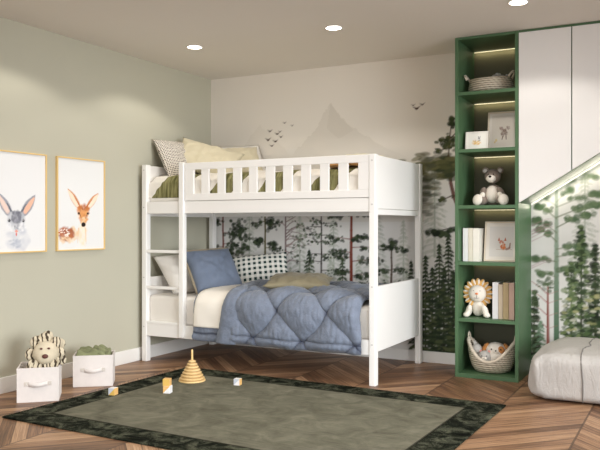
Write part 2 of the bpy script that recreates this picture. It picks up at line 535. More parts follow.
window('window_2', 'y', RY-.08, *W2[:2], *W2[2:])
# baseboards
def board(name, pts):
    b = MB()
    for lo, hi in pts: b.box(lo, hi)
    return struct(name, b, M['trim'], bevel=.004)
board('baseboard_left', [((0, RY, 0), (.018, 0, .112))])
board('baseboard_back', [((.018, -.018, 0), (2.615, 0, .095)), ((3.1, -.018, 0), (RX, 0, .095))])
board('baseboard_right', [((RX-.018, RY, 0), (RX, -.018, .095))])

# ---- wall_back with its painted forest mural
def paint_mural():
    cv = Canvas(5.2, H, .0078, (232, 225, 215))
    X, Z = cv.X[None, :], cv.Z[:, None]
    # broad tone: cool pale grey in the lower half, warm lamp light painted in above
    t = np.clip((1.75 - Z) / .5, 0, 1)[..., None] * np.ones_like(X)[..., None]
    cv.a = cv.a * (1 - t) + np.array(lin((220, 218, 215))) * t
    t = (np.clip((X - 2.9) / .2, 0, 1) * np.ones_like(Z))[..., None]
    cv.a = cv.a * (1 - t) + np.array(lin((228, 226, 223))) * t
    # mist mottling
    for _ in range(260):
        cv.dab(random.uniform(0, 5.2), random.uniform(.1, 1.9), random.uniform(.08, .3), random.uniform(.04, .12), random.choice([(200, 198, 190), (236, 234, 230), (210, 207, 201)]), .22, 0, .9)
    def ridge(peaks, col, al, zb):
        pts = [(peaks[0][0], zb)]
        for (xa, za), (xb, zb2) in zip(peaks, peaks[1:]):
            for k in range(6):
                f = k / 6; pts.append((xa + (xb-xa)*f, za + (zb2-za)*f + random.uniform(-.015, .015)))
        pts += [peaks[-1], (peaks[-1][0], zb)]
        cv.poly(pts, col, al)
    ridge([(.05, 1.75), (.35, 1.9), (.57, 2.13), (.72, 2.0), (.95, 1.78)], (214, 206, 194), .3, 1.3)
    ridge([(.85, 1.75), (1.05, 1.95), (1.18, 2.06), (1.25, 2.2), (1.32, 2.28), (1.42, 2.15), (1.6, 2.0), (1.9, 1.82), (2.3, 1.65)], (208, 200, 188), .42, 1.2)
    cv.poly([(1.32, 2.28), (1.42, 2.15), (1.55, 2.02), (1.4, 1.95), (1.28, 2.05)], (200, 191, 178), .25)
    # fade the foot of the mountains into mist
    for _ in range(120):
        cv.dab(random.uniform(0, 2.4), random.uniform(1.5, 1.8), .3, .1, (224, 219, 211), .25, 0, .9)
    DK = [(46, 56, 42), (58, 70, 50), (70, 82, 58), (38, 46, 36)]
    MD = [(86, 104, 78), (100, 116, 86), (74, 94, 70)]
    LT = [(140, 152, 122), (158, 164, 136), (124, 140, 108)]
    PALE = [(180, 184, 172), (170, 176, 164), (190, 192, 182)]
    RED, BRN, PUR, OLV = (118, 62, 50), (84, 66, 52), (104, 84, 82), (98, 92, 58)
    def branchy(x, z0, z1, tw, tcol, cols, reach, step, side=(-1, 1), up=.1, dens=9, size=.026, lean=0.0, gap=.25, start=None):
        """tall pine: trunk plus tiers of branches with clumps of needles"""
        n = 10
        pts = [(x + lean*(k/n) + random.uniform(-.003, .003), z0 + (z1-z0)*k/n) for k in range(n+1)]
        cv.path(pts, tw, tw*.55, tcol)
        z = start if start is not None else z0 + .1
        while z < z1:
            for s in side:
                if random.random() < .12: continue
                L = reach * random.uniform(.55, 1.1); zz = z + random.uniform(-.03, .03)
                xb = x + lean*(zz-z0)/(z1-z0)
                e = (xb + s*L, zz + L*up*random.uniform(-.4, 1.4))
                cv.path([(xb, zz), ((xb+e[0])/2, (zz+e[1])/2 + .004), e], .005, .002, tcol, .85)
                k = random.randint(2, 3)
                for i in range(k):
                    f = gap + (1-gap) * (i+.7)/k
                    cv.clump(xb + (e[0]-xb)*f, zz + (e[1]-zz)*f - .010, .045, .030, dens, size*.72, cols, .92)
            z += step * random.uniform(.8, 1.2)
    def fir(x, zb, zt, wd, cols, n=160, tcol=None, alpha=.9, size=.03):
        if tcol: cv.line(x, zb, x, zt, .009, .003, tcol)
        z = zt; k = 0
        cv.line(x, zt - .05, x, zt + .02, .008, .002, cols[0], alpha)
        while z > zb:
            f = (zt - z)/(zt - zb); half = wd*(.10 + 1.0*f**.8)*random.uniform(.7, 1.15)
            m = max(2, int(n/34*(.5 + f)))
            for s in (-1, 1):
                h2 = half*random.uniform(.75, 1.1)
                cv.path([(x, z), (x + s*h2*.6, z - h2*.16), (x + s*h2, z - h2*.36)], .008, .004, random.choice(cols), alpha)
                for q in range(m):
                    g = random.random()**.8
                    cv.dab(x + s*h2*g, z - h2*.36*g - .008 + random.uniform(-.006, .006), size*random.uniform(.45, .9), size*.30, random.choice(cols), alpha*random.uniform(.6, 1), -s*random.uniform(.2, .8))
            z -= .030 + .022*f; k += 1
    def leafy(x, zb, zt, wd, cols, n, tcol, size=.024, alpha=.92):
        """loose painted conifer: a trunk with scattered pads of leaves, wider towards the ground"""
        cv.line(x, zb, x, zt, .010, .003, tcol, .9)
        z = zt + .01
        while z > zb:
            f = (zt - z)/(zt - zb)
            for s_ in (-1, 1):
                half = wd*(.08 + .92*max(0, f)**.75)*random.uniform(.35, 1.15)
                cx_ = x + s_*half*.55
                cv.clump(cx_, z - half*.12, half*.62 + .008, .013, int(3 + n*(.25 + f)), size, cols, alpha, .55)
            z -= random.uniform(.022, .042)
    # faint far trees
    for x, zt, h, w in [(.45, 1.35, .8, .12), (1.0, 1.25, .6, .12), (1.35, 1.3, .7, .1), (1.78, 1.3, .8, .14), (2.02, 1.2, .6, .1), (3.5, 1.6, 1.0, .15), (2.3, 1.7, .8, .15)]:
        fir(x, zt-h, zt, w, PALE, 150, PALE[1], .5, .035)
    for x in (.25, .52, .9, 1.1, 1.32, 1.6, 1.85, 2.05): fir(x, .3, random.uniform(.75, .9), .1, PALE+LT[:1], 90, None, .55, .03)
    # behind the bunk
    branchy(.145, .3, 1.32, .014, RED, DK, .22, .11, up=-.05, dens=9)
    cv.clump(.33, 1.12, .13, .12, 60, .026, DK, .9); cv.clump(.28, .92, .1, .06, 34, .026, DK, .9); cv.clump(.4, 1.0, .06, .12, 30, .025, DK, .9)
    cv.clump(.26, .72, .12, .12, 40, .026, DK, .9)
    branchy(.625, .3, 1.32, .014, OLV, DK, .17, .2, up=-.25, dens=8, start=.52)
    cv.clump(.7, 1.18, .06, .07, 22, .025, DK, .9); cv.clump(.56, 1.03, .07, .02, 16, .025, DK, .9); cv.clump(.70, .99, .07, .02, 16, .025, DK, .9)
    # bare purple tree with arching twigs
    cv.line(.85, .3, .85, 1.3, .011, .006, PUR)
    for k in range(26):
        s = random.choice((-1, 1, 1)); z = random.uniform(.65, 1.25); L = random.uniform(.12, .3)
        p = [(.85 + s*L*f, z + L*.55*f - L*.5*f*f + .02*math.sin(f*7+k)) for f in (0, .25, .5, .75, 1)]
        cv.path(p, .0045, .002, random.choice([(142, 120, 118), (122, 100, 98), (150, 128, 122)]), .9)
        for q in p[2:]:
            if random.random() < .6: cv.clump(q[0], q[1], .02, .015, 2, .014, MD + DK[:1], .8)
    fir(1.10, .35, .93, .12, DK+MD, 150, BRN)
    branchy(1.225, .3, 1.33, .010, (60, 50, 44), DK + MD[:1], .15, .075, up=.05, dens=5, size=.02)
    fir(1.44, .3, .86, .09, DK+MD, 130, BRN)
    branchy(1.525, .25, 1.34, .019, (124, 60, 47), DK, .24, .105, up=.12, dens=10, size=.028)
    branchy(1.91, .3, 1.03, .012, BRN, DK, .14, .085, up=.0, dens=9, size=.026)
    cv.clump(1.91, 1.0, .05, .04, 20, .025, DK)
    fir(2.09, .2, .85, .08, DK, 120, None)
    cv.clump(1.8, 1.6, .2, .1, 40, .05, PALE, .3)
    # between bunk and bookcase: dark spruce wood below a tall pine
    for x, zt, w in [(2.22, .90, .09), (2.34, 1.0, .09), (2.42, 1.12, .10), (2.5, .9, .09), (2.28, .8, .12), (2.38, .8, .12), (2.46, .78, .1), (2.15, .8, .1), (2.56, .95, .1)]:
        fir(x, .1, zt, w, DK + [(70, 84, 58), (46, 58, 42)], 210, (52, 46, 36))
    for _ in range(420):
        cv.dab(random.uniform(2.12, 2.64), random.uniform(.08, .62)**1.0, .04, .014, random.choice([(44, 56, 40), (60, 72, 48), (84, 92, 62), (36, 46, 34)]), .7, random.uniform(-.3, .3))
    tr = (118, 86, 78)
    cv.path([(2.58, 1.15), (2.52, 1.28), (2.47, 1.4), (2.44, 1.52), (2.43, 1.62), (2.42, 1.75)], .019, .012, tr)
    for _ in range(150):
        cv.dab(random.gauss(2.38, .12), random.gauss(1.67, .045), .06, .022, random.choice([(92, 92, 58), (76, 80, 52), (112, 108, 72), (60, 66, 46)]), .7, random.uniform(-.2, .3))
    for _ in range(60): cv.dab(random.gauss(2.24, .04), random.gauss(1.52, .12), .05, .02, random.choice([(86, 88, 70), (70, 74, 58), (120, 116, 96)]), .5)
    for a in [(2.42, 1.75, 2.43, 1.9), (2.43, 1.9, 2.45, 2.06), (2.43, 1.85, 2.36, 1.88), (2.44, 1.9, 2.51, 1.97), (2.43, 1.82, 2.33, 1.80), (2.45, 1.4, 2.56, 1.47), (2.5, 1.3, 2.6, 1.36), (2.46, 1.42, 2.36, 1.38)]:
        cv.line(*a, .006, .003, (84, 70, 56)); cv.clump(a[2], a[3], .035, .025, 12, .022, [(62, 70, 44), (84, 86, 54), (50, 58, 40)], .9)
    cv.clump(2.44, 1.86, .07, .05, 34, .022, [(62, 70, 44), (84, 86, 54), (50, 58, 40)], .9); cv.clump(2.45, 2.02, .03, .05, 18, .02, [(62, 70, 44), (50, 58, 40)], .9)
    cv.line(2.25, 1.1, 2.55, 1.17, .003, .006, (58, 50, 42))
    cv.clump(2.33, 1.1, .09, .03, 40, .026, DK, .95); cv.clump(2.46, 1.13, .06, .02, 16, .022, DK, .9)
    # tips showing over the upper bunk
    cv.clump(.16, 1.86, .02, .02, 8, .02, MD, .9); cv.clump(.62, 1.74, .02, .03, 12, .018, DK+MD, .9); cv.line(.62, 1.32, .62, 1.72, .006, .003, BRN)
    # alcove right of the bookcase: tall green trunk fading upwards
    for k in range(24):
        z0 = .25 + k*.058; f = k/24
        col = tuple(int(a*(1-f) + b*f) for a, b in zip((88, 116, 92), (196, 200, 190)))
        cv.line(3.29, z0, 3.29, z0+.06, .021-.010*f, .021-.010*(f+.04), col)
    for z, s, L, d in [(1.55, 1, .2, .15), (1.47, 1, .3, .3), (1.45, -1, .18, .2), (1.37, 1, .12, .4), (1.33, 1, .34, .6), (1.34, -1, .2, .45), (1.25, 1, .34, .85), (1.24, -1, .16, .8), (1.17, 1, .26, .9), (1.13, -1, .18, .8), (1.06, -1, .14, .9), (1.0, 1, .2, .8), (.94, 1, .25, .8), (.9, -1, .2, .8), (.82, 1, .16, .8), (.78, -1, .14, .7)]:
        rise = .07 if z > 1.0 else 0
        cv.path([(3.29, z-.02), (3.29+s*L*.5, z+rise*.7), (3.29+s*L, z+rise)], .005, .003, (120, 128, 104), d)
        n = 26 if s*L > .15 else 16
        cc = [(96, 116, 86), (118, 134, 104), (80, 102, 74)]
        cv.clump(3.29+s*L*.45, z+rise*.6+.004, L*.22, .018, n//2, .026, cc, d); cv.clump(3.29+s*L*.85, z+rise+.004, L*.2, .018, n, .028, cc, d)
    for k in range(9):
        z = random.uniform(.75, 1.2); cv.path([(3.1, z), (3.2, z+.05), (3.26, z+.06)], .003, .002, (170, 128, 140), .8)
    cv.line(3.225, .1, 3.225, .68, .014, .006, (150, 92, 82))
    for z in (.35, .45, .55, .62): cv.path([(3.1, z+.1), (3.17, z+.05), (3.225, z)], .003, .004, (170, 110, 108), .9); cv.path([(3.225, z), (3.3, z+.03)], .003, .002, (170, 110, 108), .9)
    cv.clump(3.2, .7, .07, .04, 26, .018, MD, .8)
    leafy(3.12, .05, .62, .08, DK+MD[:2], 6, (60, 52, 42))
    fir(3.17, .05, .4, .08, [(120, 146, 120), (96, 124, 98)], 80, None, .7)
    G2 = [(60, 78, 52), (84, 104, 70), (104, 122, 84), (124, 140, 98), (56, 70, 48)]
    leafy(3.66, .3, .95, .15, [(120, 138, 104), (142, 156, 120)], 5, BRN, alpha=.7)
    leafy(3.40, .1, .86, .11, G2, 3, (66, 74, 48))
    leafy(3.475, .3, 1.14, .12, G2 + DK[:2], 4, (56, 62, 44))
    leafy(3.575, .3, 1.00, .06, DK + G2[:1], 4, (92, 88, 56))
    for x, zt in ((3.78, 1.2), (4.05, 1.3), (4.4, 1.1), (4.8, 1.25)): leafy(x, .2, zt, .16, G2, 7, BRN)
    for _ in range(520):
        cv.dab(random.uniform(3.34, 5.1), .08 + .55*random.random()**1.4, .028, .014, random.choice([(88, 108, 70), (120, 134, 88), (150, 152, 106), (66, 86, 58), (178, 176, 130), (210, 208, 190)]), .75, random.uniform(-.3, .3))
    # flock of birds
    for x, z, s in [(.66, 1.98, 1.2), (.68, 2.06, 1), (.70, 1.92, .9), (.76, 2.03, 1), (.74, 1.96, 1.1), (.84, 2.13, .7), (.79, 2.05, .7), (.80, 2.0, .8), (.92, 2.1, .6), (2.14, 2.17, 1.3), (2.11, 2.2, .7), (2.19, 2.2, .9)]:
        c = (84, 66, 58); a = random.uniform(-.3, .3); s *= 1.35
        cv.dab(x, z, .011*s, .006*s, c, .95, a); cv.line(x, z, x-.022*s, z+.012*s, .004*s, .002, c); cv.line(x, z, x+.02*s, z+.013*s, .004*s, .002, c)
    return cv
cv = paint_mural()
me = cv.mesh((0, 0, 0), (1, 0, 0), (0, 0, 1))
wb = obj('wall_back', me, M['mural'], None)
# body of the wall behind the wallpaper, in the same mesh
bm = bmesh.new(); bm.from_mesh(me)
lay = bm.verts.layers.float_color['Col']
b = MB(); b.box((-.1, .0006, 0), (5.2, .1, H)); b.box((5.2, 0, 0), (RX+.1, .1, H)); extra = b.mesh()
n0 = len(bm.verts); bm.from_mesh(extra); bm.verts.ensure_lookup_table()
for v in bm.verts[n0:]: v[lay] = (*lin((230, 223, 213)), 1)
bm.to_mesh(me); bm.free()
wb['kind'] = 'structure'

# ------------------------------------------------------------------ ceiling downlights
LP = [(.675, -1.2), (1.92, -1.2), (3.24, -1.2), (4.5, -1.2), (5.7, -1.2)] + [(x, y) for y in (-2.5, -3.8, -5.1, -6.4, -7.7) for x in (.675, 1.92, 3.24, 4.5, 5.7)]
LD = ['round ceiling downlight nearest the sage wall, above the bunk ladder', 'round ceiling downlight above the right end of the bunk bed', 'round ceiling downlight by the upper edge, in front of the bookcase']
for i, (x, y) in enumerate(LP):
    if i < 3:
        t = thing('downlight', LD[i], 'ceiling light', (x, y, H), 0, 'recessed ceiling downlights')
        MB().lathe([(.056, 0), (.064, -.001), (.066, -.004), (.063, -.007), (.056, -.006)], (0, 0, 0), 32).build('trim_ring', M['white'], t, smooth=True)
        MB().lathe([(0, -.004), (.056, -.004)], (0, 0, 0), 32).build('lens', M['lamp'], t, smooth=True)
    l = bpy.data.lights.new('downlight_lamp', 'SPOT'); l.energy = 17; l.color = (1, .952, .882); l.spot_size = R(134); l.spot_blend = .22; l.shadow_soft_size = .04
    lo = bpy.data.objects.new('downlight_lamp', l); lo.location = (x, y, H - .03); C.objects.link(lo)

# ------------------------------------------------------------------ BUNK BED
BX0, BX1, BY0, BY1 = .052, 2.21, -1.11, -.05      # outer frame
PW, PD = .05, .06                                # post section
TOP = 1.687
bed = thing('bunk_bed', 'white wooden bunk bed with slatted guard rail and front ladder', 'bunk bed', ((BX0+BX1)/2, (BY0+BY1)/2, 0))
def bpart(name, lo, hi, bevel=.004): return MB().box(lo, hi).build(name, M['white'], bed, world=True, bevel=bevel)
for x in (BX0, BX1-PW):
    for y in (BY0, BY1-PD):
        p = bpart('post', (x, y, 0), (x+PW, y+PD, TOP), .006)
        if y == BY0:
            for z in (.30, .72, 1.32, 1.64):
                MB().lathe([(0, 0), (.006, 0), (.006, .0025), (0, .003)], mat=Matrix.Translation((x+PW*.5, y, z)) @ Matrix.Rotation(PI/2, 4, 'X'), seg=14).build('screw_cap', M['screw'], p, world=True, smooth=False)
# end panels, upper and lower, both ends
for x0, x1 in ((BX0+.012, BX0+.038), (BX1-.036, BX1-.010)):
    for z0, z1 in ((1.29, 1.682), (.24, .721)):
        b = MB()
        b.box((x0, BY0+PD, z0), (x1, BY1-PD, z1))
        b.build('end_panel', M['white'], bed, world=True, bevel=.004)
        for zc in (z1-.03,):
            pass
# side rails: front, back, upper, lower
bpart('side_rail', (BX0+PW, BY0+.006, 1.267), (BX1-PW, BY0+.030, 1.368))
bpart('side_rail', (BX0+PW, BY1-.030, 1.25), (BX1-PW, BY1-.008, 1.368))
bpart('side_rail', (BX0+PW, BY0+.006, .222), (BX1-PW, BY0+.030, .333))
bpart('side_rail', (BX0+PW, BY1-.030, .222), (BX1-PW, BY1-.008, .333))
for x in (BX0+.014, BX1-.036):  # end cross beams under the panels
    bpart('cross_beam', (x, BY0+PD, 1.245), (x+.022, BY1-PD, 1.288))
# front guard rail
SX = .478                                        # ladder outer stile centre
gr = thing('guard_rail', None, None); gr.parent = bed; gr.location = (0, 0, 0)
bpy.data.objects.remove(gr)
g0 = SX + .03
b = MB()
b.box((g0, BY0+.004, 1.628), (BX1-PW, BY0+.030, TOP-.002))         # top rail
b.box((g0, BY0+.004, 1.3715), (BX1-PW, BY0+.030, 1.429))           # bottom rail
b.box((g0, BY0+.004, 1.429), (.594, BY0+.030, 1.628))              # left end board
b.box((2.073, BY0+.004, 1.429), (BX1-PW, BY0+.030, 1.628))         # right end board
rail = b.build('guard_rail', M['white'], bed, world=True, bevel=.003)
edges = [.594, .670, .746, .830, .903, .980, 1.058, 1.131, 1.206, 1.284, 1.364, 1.440, 1.522, 1.597, 1.678, 1.759, 1.834, 1.911, 1.990, 2.073]
for i in range(1, len(edges) - 1, 2):
    MB().box((edges[i], BY0+.007, 1.425), (edges[i+1], BY0+.027, 1.632)).build('slat', M['white'], rail, world=True, bevel=.003)
# back guard rail
b = MB()
b.box((BX0+PW, BY1-.030, 1.628), (BX1-PW, BY1-.010, 1.672)); b.box((BX0+PW, BY1-.030, 1.3715), (BX1-PW, BY1-.010, 1.429))
rail2 = b.build('guard_rail', M['white'], bed, world=True, bevel=.003)
for i in range(14):
    x = .2 + i*.14
    MB().box((x, BY1-.028, 1.425), (x+.07, BY1-.013, 1.632)).build('slat', M['white'], rail2, world=True, bevel=.003)
# ladder: outer stile + rungs
bpart('ladder_stile', (SX-.024, BY0-.012, .228), (SX+.024, BY0+.038, TOP+.004), .006)
for z in (.945, .637, .338):
    bpart('rung', (BX0+PW-.002, BY0+.002, z-.013), (SX-.024, BY0+.036, z+.013), .006)
# slatted bases
for z in (1.335, .300):
    for i in range(13):
        x = .12 + i*.158
        bpart('bed_slat', (x, BY0+.032, z), (x+.07, BY1-.032, z+.018), .002)

# rounded box for mattresses
def mattress(name, lo, hi, m, label, group):
    b = MB(); b.box(lo, hi); o = b.build(name, m, None, smooth=True)
    bv = o.modifiers.new('round', 'BEVEL'); bv.width = .035; bv.segments = 5
    return tag(o, label, 'mattress', group)
mattress('mattress', (.095, BY0+.036, .320), (2.155, BY1-.036, .572), M['sheet'], 'white mattress of the lower bunk, under the blue quilt', 'bunk mattresses')
mattress('mattress', (.095, BY0+.036, 1.355), (2.155, BY1-.036, 1.50), M['sheet'], 'white mattress of the upper bunk behind the slatted rail', 'bunk mattresses')

# ------------------------------------------------------------------ pillows
def pillow_mesh(w, h, t, nu=30, nv=24, pinch=.07, puff=.55, seed=0, wr=.006, lumps=None, flange=0.0):
    vs, fs, uvs = [], [], []
    idx = {}
    def P(i, j, side):
        s, q = 2*i/nu - 1, 2*j/nv - 1
        fx = 1 - pinch*(1 - q*q)*abs(s)**3; fy = 1 - pinch*(1 - s*s)*abs(q)**3
        x, y = w/2*s*fx, h/2*q*fy
        e = max(0, (1 - (abs(s)/(1-flange))**2.2)) * max(0, (1 - (abs(q)/(1-flange))**2.2)) if max(abs(s), abs(q)) < 1-flange else 0
        z = t/2 * e**puff
        if z > 0:
            z += wr * noise.noise(Vector((x*14, y*14, seed + side*3.7))) * min(1, e*4) + wr*.8*noise.noise(Vector((x*30+4, y*22, seed)))*min(1, e*3)
            if lumps: z += lumps(s, q) * e**.3
        z = max(z, .003 if (abs(s) < 1 and abs(q) < 1) else 0)
        sag = .0
        return (x, y + sag, side*z)
    for side in (1, -1):
        for j in range(nv+1):
            for i in range(nu+1):
                border = i in (0, nu) or j in (0, nv)
                if side == -1 and border: idx[side, i, j] = idx[1, i, j]; continue
                idx[side, i, j] = len(vs); vs.append(P(i, j, side)); uvs.append((i/nu, j/nv))
        for j in range(nv):
            for i in range(nu):
                q = [idx[side, i, j], idx[side, i+1, j], idx[side, i+1, j+1], idx[side, i, j+1]]
                fs.append(q if side == 1 else q[::-1])
    me = bpy.data.meshes.new('pillow'); me.from_pydata(vs, [], fs)
    ul = me.uv_layers.new(name='UVMap')
    for p in me.polygons:
        for li in p.loop_indices: ul.data[li].uv = uvs[me.loops[li].vertex_index]
    me.polygons.foreach_set('use_smooth', [True]*len(me.polygons))
    return me
def lean_matrix(c, yaw, tilt, roll):
    h = Vector((math.sin(yaw), -math.cos(yaw), 0)); R0 = Vector((math.cos(yaw), math.sin(yaw), 0))
    U0 = Vector((0, 0, 1))*math.cos(tilt) - h*math.sin(tilt)
    Rr = R0*math.cos(roll) + U0*math.sin(roll); U = -R0*math.sin(roll) + U0*math.cos(roll)
    N = Rr.cross(U)
    return Matrix(((Rr.x, U.x, N.x, c[0]), (Rr.y, U.y, N.y, c[1]), (Rr.z, U.z, N.z, c[2]), (0, 0, 0, 1)))
def pillow(name, m, w, h, t, c, yaw, tilt, roll, label, group=None, cat='pillow', **kw):
    me = pillow_mesh(w, h, t, **kw)
    o = obj(name, me, m, None); o.matrix_world = lean_matrix(c, yaw, tilt, roll)
    return tag(o, label, cat, group)
pillow('pillow', M['pillow_white'], .62, .44, .20, (.285, -.70, .745), R(70), R(45), R(2), 'plain white pillow on the lower bunk behind the ladder', seed=1)
bp = pillow('pillow', M['bluepillow'], .48, .44, .19, (.550, -.745, .768), R(66), R(33), R(3), 'square blue quilted pillow beside the gingham pillow', seed=2, pinch=.06, puff=.5, wr=.012,
   lumps=lambda s, q: -.012*math.exp(-((abs(s)-abs(q))/.10)**2)*1.0)
# beige gusset round the blue pillow
pts = []
for k in range(64):
    a = 2*PI*k/64; c_, s_ = math.cos(a), math.sin(a); r = 1/max(abs(c_), abs(s_))
    pts.append((.234*c_*r*.985, .224*s_*r*.985, -.012))
MB().tube(pts, .014, 8, closed=True, flat=.8).build('piping', M['taupe'], bp, smooth=True, label='beige edge piping')
pillow('pillow', M['gingham'], .53, .30, .12, (.735, -.29, .765), R(25), R(30), R(7), 'green and white gingham pillow leaning on the lower bunk', seed=3, pinch=.03, puff=.45)
pillow('cushion', M['sagecloth'], .56, .42, .14, (1.37, -.70, .700), R(22), R(84), R(0), 'olive satin cushion lying flat on the blue quilt', cat='cushion', seed=4, pinch=.1, wr=.014)
pillow('cushion', M['dotted'], .38, .42, .14, (.185, -.78, 1.755), R(76), R(34), R(0), 'dark dotted cushion on the upper bunk by the sage wall', cat='cushion', seed=5, pinch=.05)
pillow('pillow', M['cream_pillow'], .60, .40, .13, (.375, -.61, 1.76), R(38), R(42), R(-22), 'cream yellow pillow propped between dotted cushion and frilled pillow', seed=6, pinch=.10, wr=.016)
wp = pillow('pillow', M['pillow_white'], .50, .38, .12, (.50, -.27, 1.755), R(48), R(32), R(6), 'white flanged pillow on the upper bunk nearest the mural', seed=7, pinch=.03, flange=.1)
me = pillow_mesh(.43, .31, .145, seed=8, wr=.012)
me.transform(Matrix.Translation((0, 0, .015)))
obj('cream_panel', me, M['cream_pillow'], wp, smooth=True, label='pale yellow centre panel')
pillow('cushion', M['cream_pillow'], .5, .34, .13, (1.86, -.62, 1.675), R(0), R(80), R(3), 'pale cream cushion lying at the foot of the upper bunk', cat='cushion', seed=9, pinch=.06)

# upper duvet
def duvet(s, t):
    x = .09 + 2.06*s
    path = [(-.10, 1.50), (-.14, 1.56), (-.30, 1.595), (-.60, 1.60), (-.92, 1.595), (-1.02, 1.575), (-1.062, 1.53), (-1.068, 1.46), (-1.069, 1.40)]
    k = t*(len(path)-1); i = min(int(k), len(path)-2); f = k - i
    y = path[i][0]*(1-f) + path[i+1][0]*f; z = path[i][1]*(1-f) + path[i+1][1]*f
    n = noise.noise(Vector((x*5, y*5 + z*3, 1))) * .014 + noise.noise(Vector((x*14, y*8, z*5 + 3))) * .006
    if i >= 5: y = max(y + abs(n)*.4, -1.072)
    else: z += n
    endf = min(1, (x-.09)/.05, (2.15-x)/.05)
    if i < 6: z = z - (1-max(0, endf))*.05
    return Vector((x, y, z))
o = obj('duvet', grid_mesh(duvet, 120, 64), M['duvet'], None, smooth=True); tag(o, 'white duvet with olive green bands behind the upper guard rail', 'duvet')
sm = o.modifiers.new('t', 'SOLIDIFY'); sm.thickness = .012; sm.offset = -1
def fold(s, t):
    x = 1.74 + .38*s; y = -.84 - .16*t
    return Vector((x, y, 1.612 + .028*math.sin(PI*t) + .004*math.sin(x*20)))
o = obj('blanket', grid_mesh(fold, 30, 8), M['tan'], None, smooth=True); tag(o, 'tan folded blanket seen through the slats of the upper bunk', 'blanket')
sm = o.modifiers.new('t', 'SOLIDIFY'); sm.thickness = .02; sm.offset = -1

# ------------------------------------------------------------------ lower bunk: blue quilt, cream blanket
QP = [(-.12, .590), (-.20, .612), (-.60, .618), (-.98, .612), (-1.06, .602), (-1.105, .575), (-1.132, .530), (-1.142, .45), (-1.146, .34), (-1.150, .236)]
def arc(P):
    L = [0]
    for a, b in zip(P, P[1:]): L.append(L[-1] + math.dist(a, b))
    return L
def along(P, L, d):
    d = max(0, min(L[-1], d))
    for i in range(len(L)-1):
        if d <= L[i+1] or i == len(L)-2:
            f = (d - L[i])/(L[i+1]-L[i]); a, b = P[i], P[i+1]
            tx, tz = (b[0]-a[0]), (b[1]-a[1]); n = math.hypot(tx, tz)
            return a[0]+tx*f, a[1]+tz*f, (tz/n, -tx/n)
QL = arc(QP)
def smooth_path(P, n=60):
    L = arc(P); out = []
    raw = [along(P, L, L[-1]*i/n)[:2] for i in range(n+1)]
    for _ in range(3):
        raw = [raw[0]] + [((a[0]+b[0]*2+c[0])/4, (a[1]+b[1]*2+c[1])/4) for a, b, c in zip(raw, raw[1:], raw[2:])] + [raw[-1]]
    return raw
QP = smooth_path(QP); QL = arc(QP); QT = QL[-1]
X0, X1 = .625, 2.10
def edge_x(t):
    # where the rolled edge of the quilt runs, from the wall (t=0) to the front hem (t=1)
    return .74 + .25*min(1, t/.66)**1.1 - .05*max(0, t-.66)/.34
def seam_h(x, d):
    """puffed ogee quilting: distance d measured up from the front hem"""
    p = (x - 1.42)/.43; q = (d - .27)/.43
    p2 = p + .05*math.sin(2*PI*q) + .03*math.sin(2*PI*p)
    a = abs(math.sin(PI*(p2+q)/1.0)); b_ = abs(math.sin(PI*(p2-q)/1.0))
    return (a*b_)**.42
def quilt(s, t):
    d = QT*t; x = X0 + (X1-X0)*s
    dd = QT - d
    side = (x-X0)/(X1-X0)
    y, z, nrm = along(QP, QL, d)
    hem = min(1, dd/.035)*min(1, (X1-x)/.035)*max(0, min(1, (x-edge_x(t))/.1))*min(1, abs(dd-.058)/.018)
    puff = .062*seam_h(x, dd)*hem + .010*(1 - abs(1 - min(2, min(dd, X1-x)/.02)))
    puff += .007*noise.noise(Vector((x*14, d*16, 2))) + .005*noise.noise(Vector((x*48, d*22, 5)))
    # hem waves
    drop = max(0, 1 - dd/.3)
    z += (-.003*math.sin(x*9) + .003*math.sin(x*23+1))*drop
    x2 = x + .012*math.sin(d*11)*side
    y -= .010*drop*math.sin(x*17)*.5
    return Vector((x2, y + nrm[0]*puff*1.0, z + nrm[1]*puff)) if nrm[1] > -2 else None
me = grid_mesh(quilt, 230, 190)
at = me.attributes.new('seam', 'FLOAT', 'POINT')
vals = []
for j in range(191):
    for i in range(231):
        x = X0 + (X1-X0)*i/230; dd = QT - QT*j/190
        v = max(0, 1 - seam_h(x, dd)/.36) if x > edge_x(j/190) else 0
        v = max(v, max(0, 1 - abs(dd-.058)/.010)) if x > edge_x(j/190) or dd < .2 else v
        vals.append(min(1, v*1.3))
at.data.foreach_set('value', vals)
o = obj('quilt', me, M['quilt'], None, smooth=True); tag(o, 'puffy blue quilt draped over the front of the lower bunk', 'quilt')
sm = o.modifiers.new('t', 'SOLIDIFY'); sm.thickness = .014; sm.offset = -1
quilt_o = o
# hem binding tubes
pts = [quilt(i/90, 1.0) + Vector((0, -.006, .004)) for i in range(91)]
MB().tube(pts, .008, 8)  .build('hem', M['quilt'], quilt_o, smooth=True)
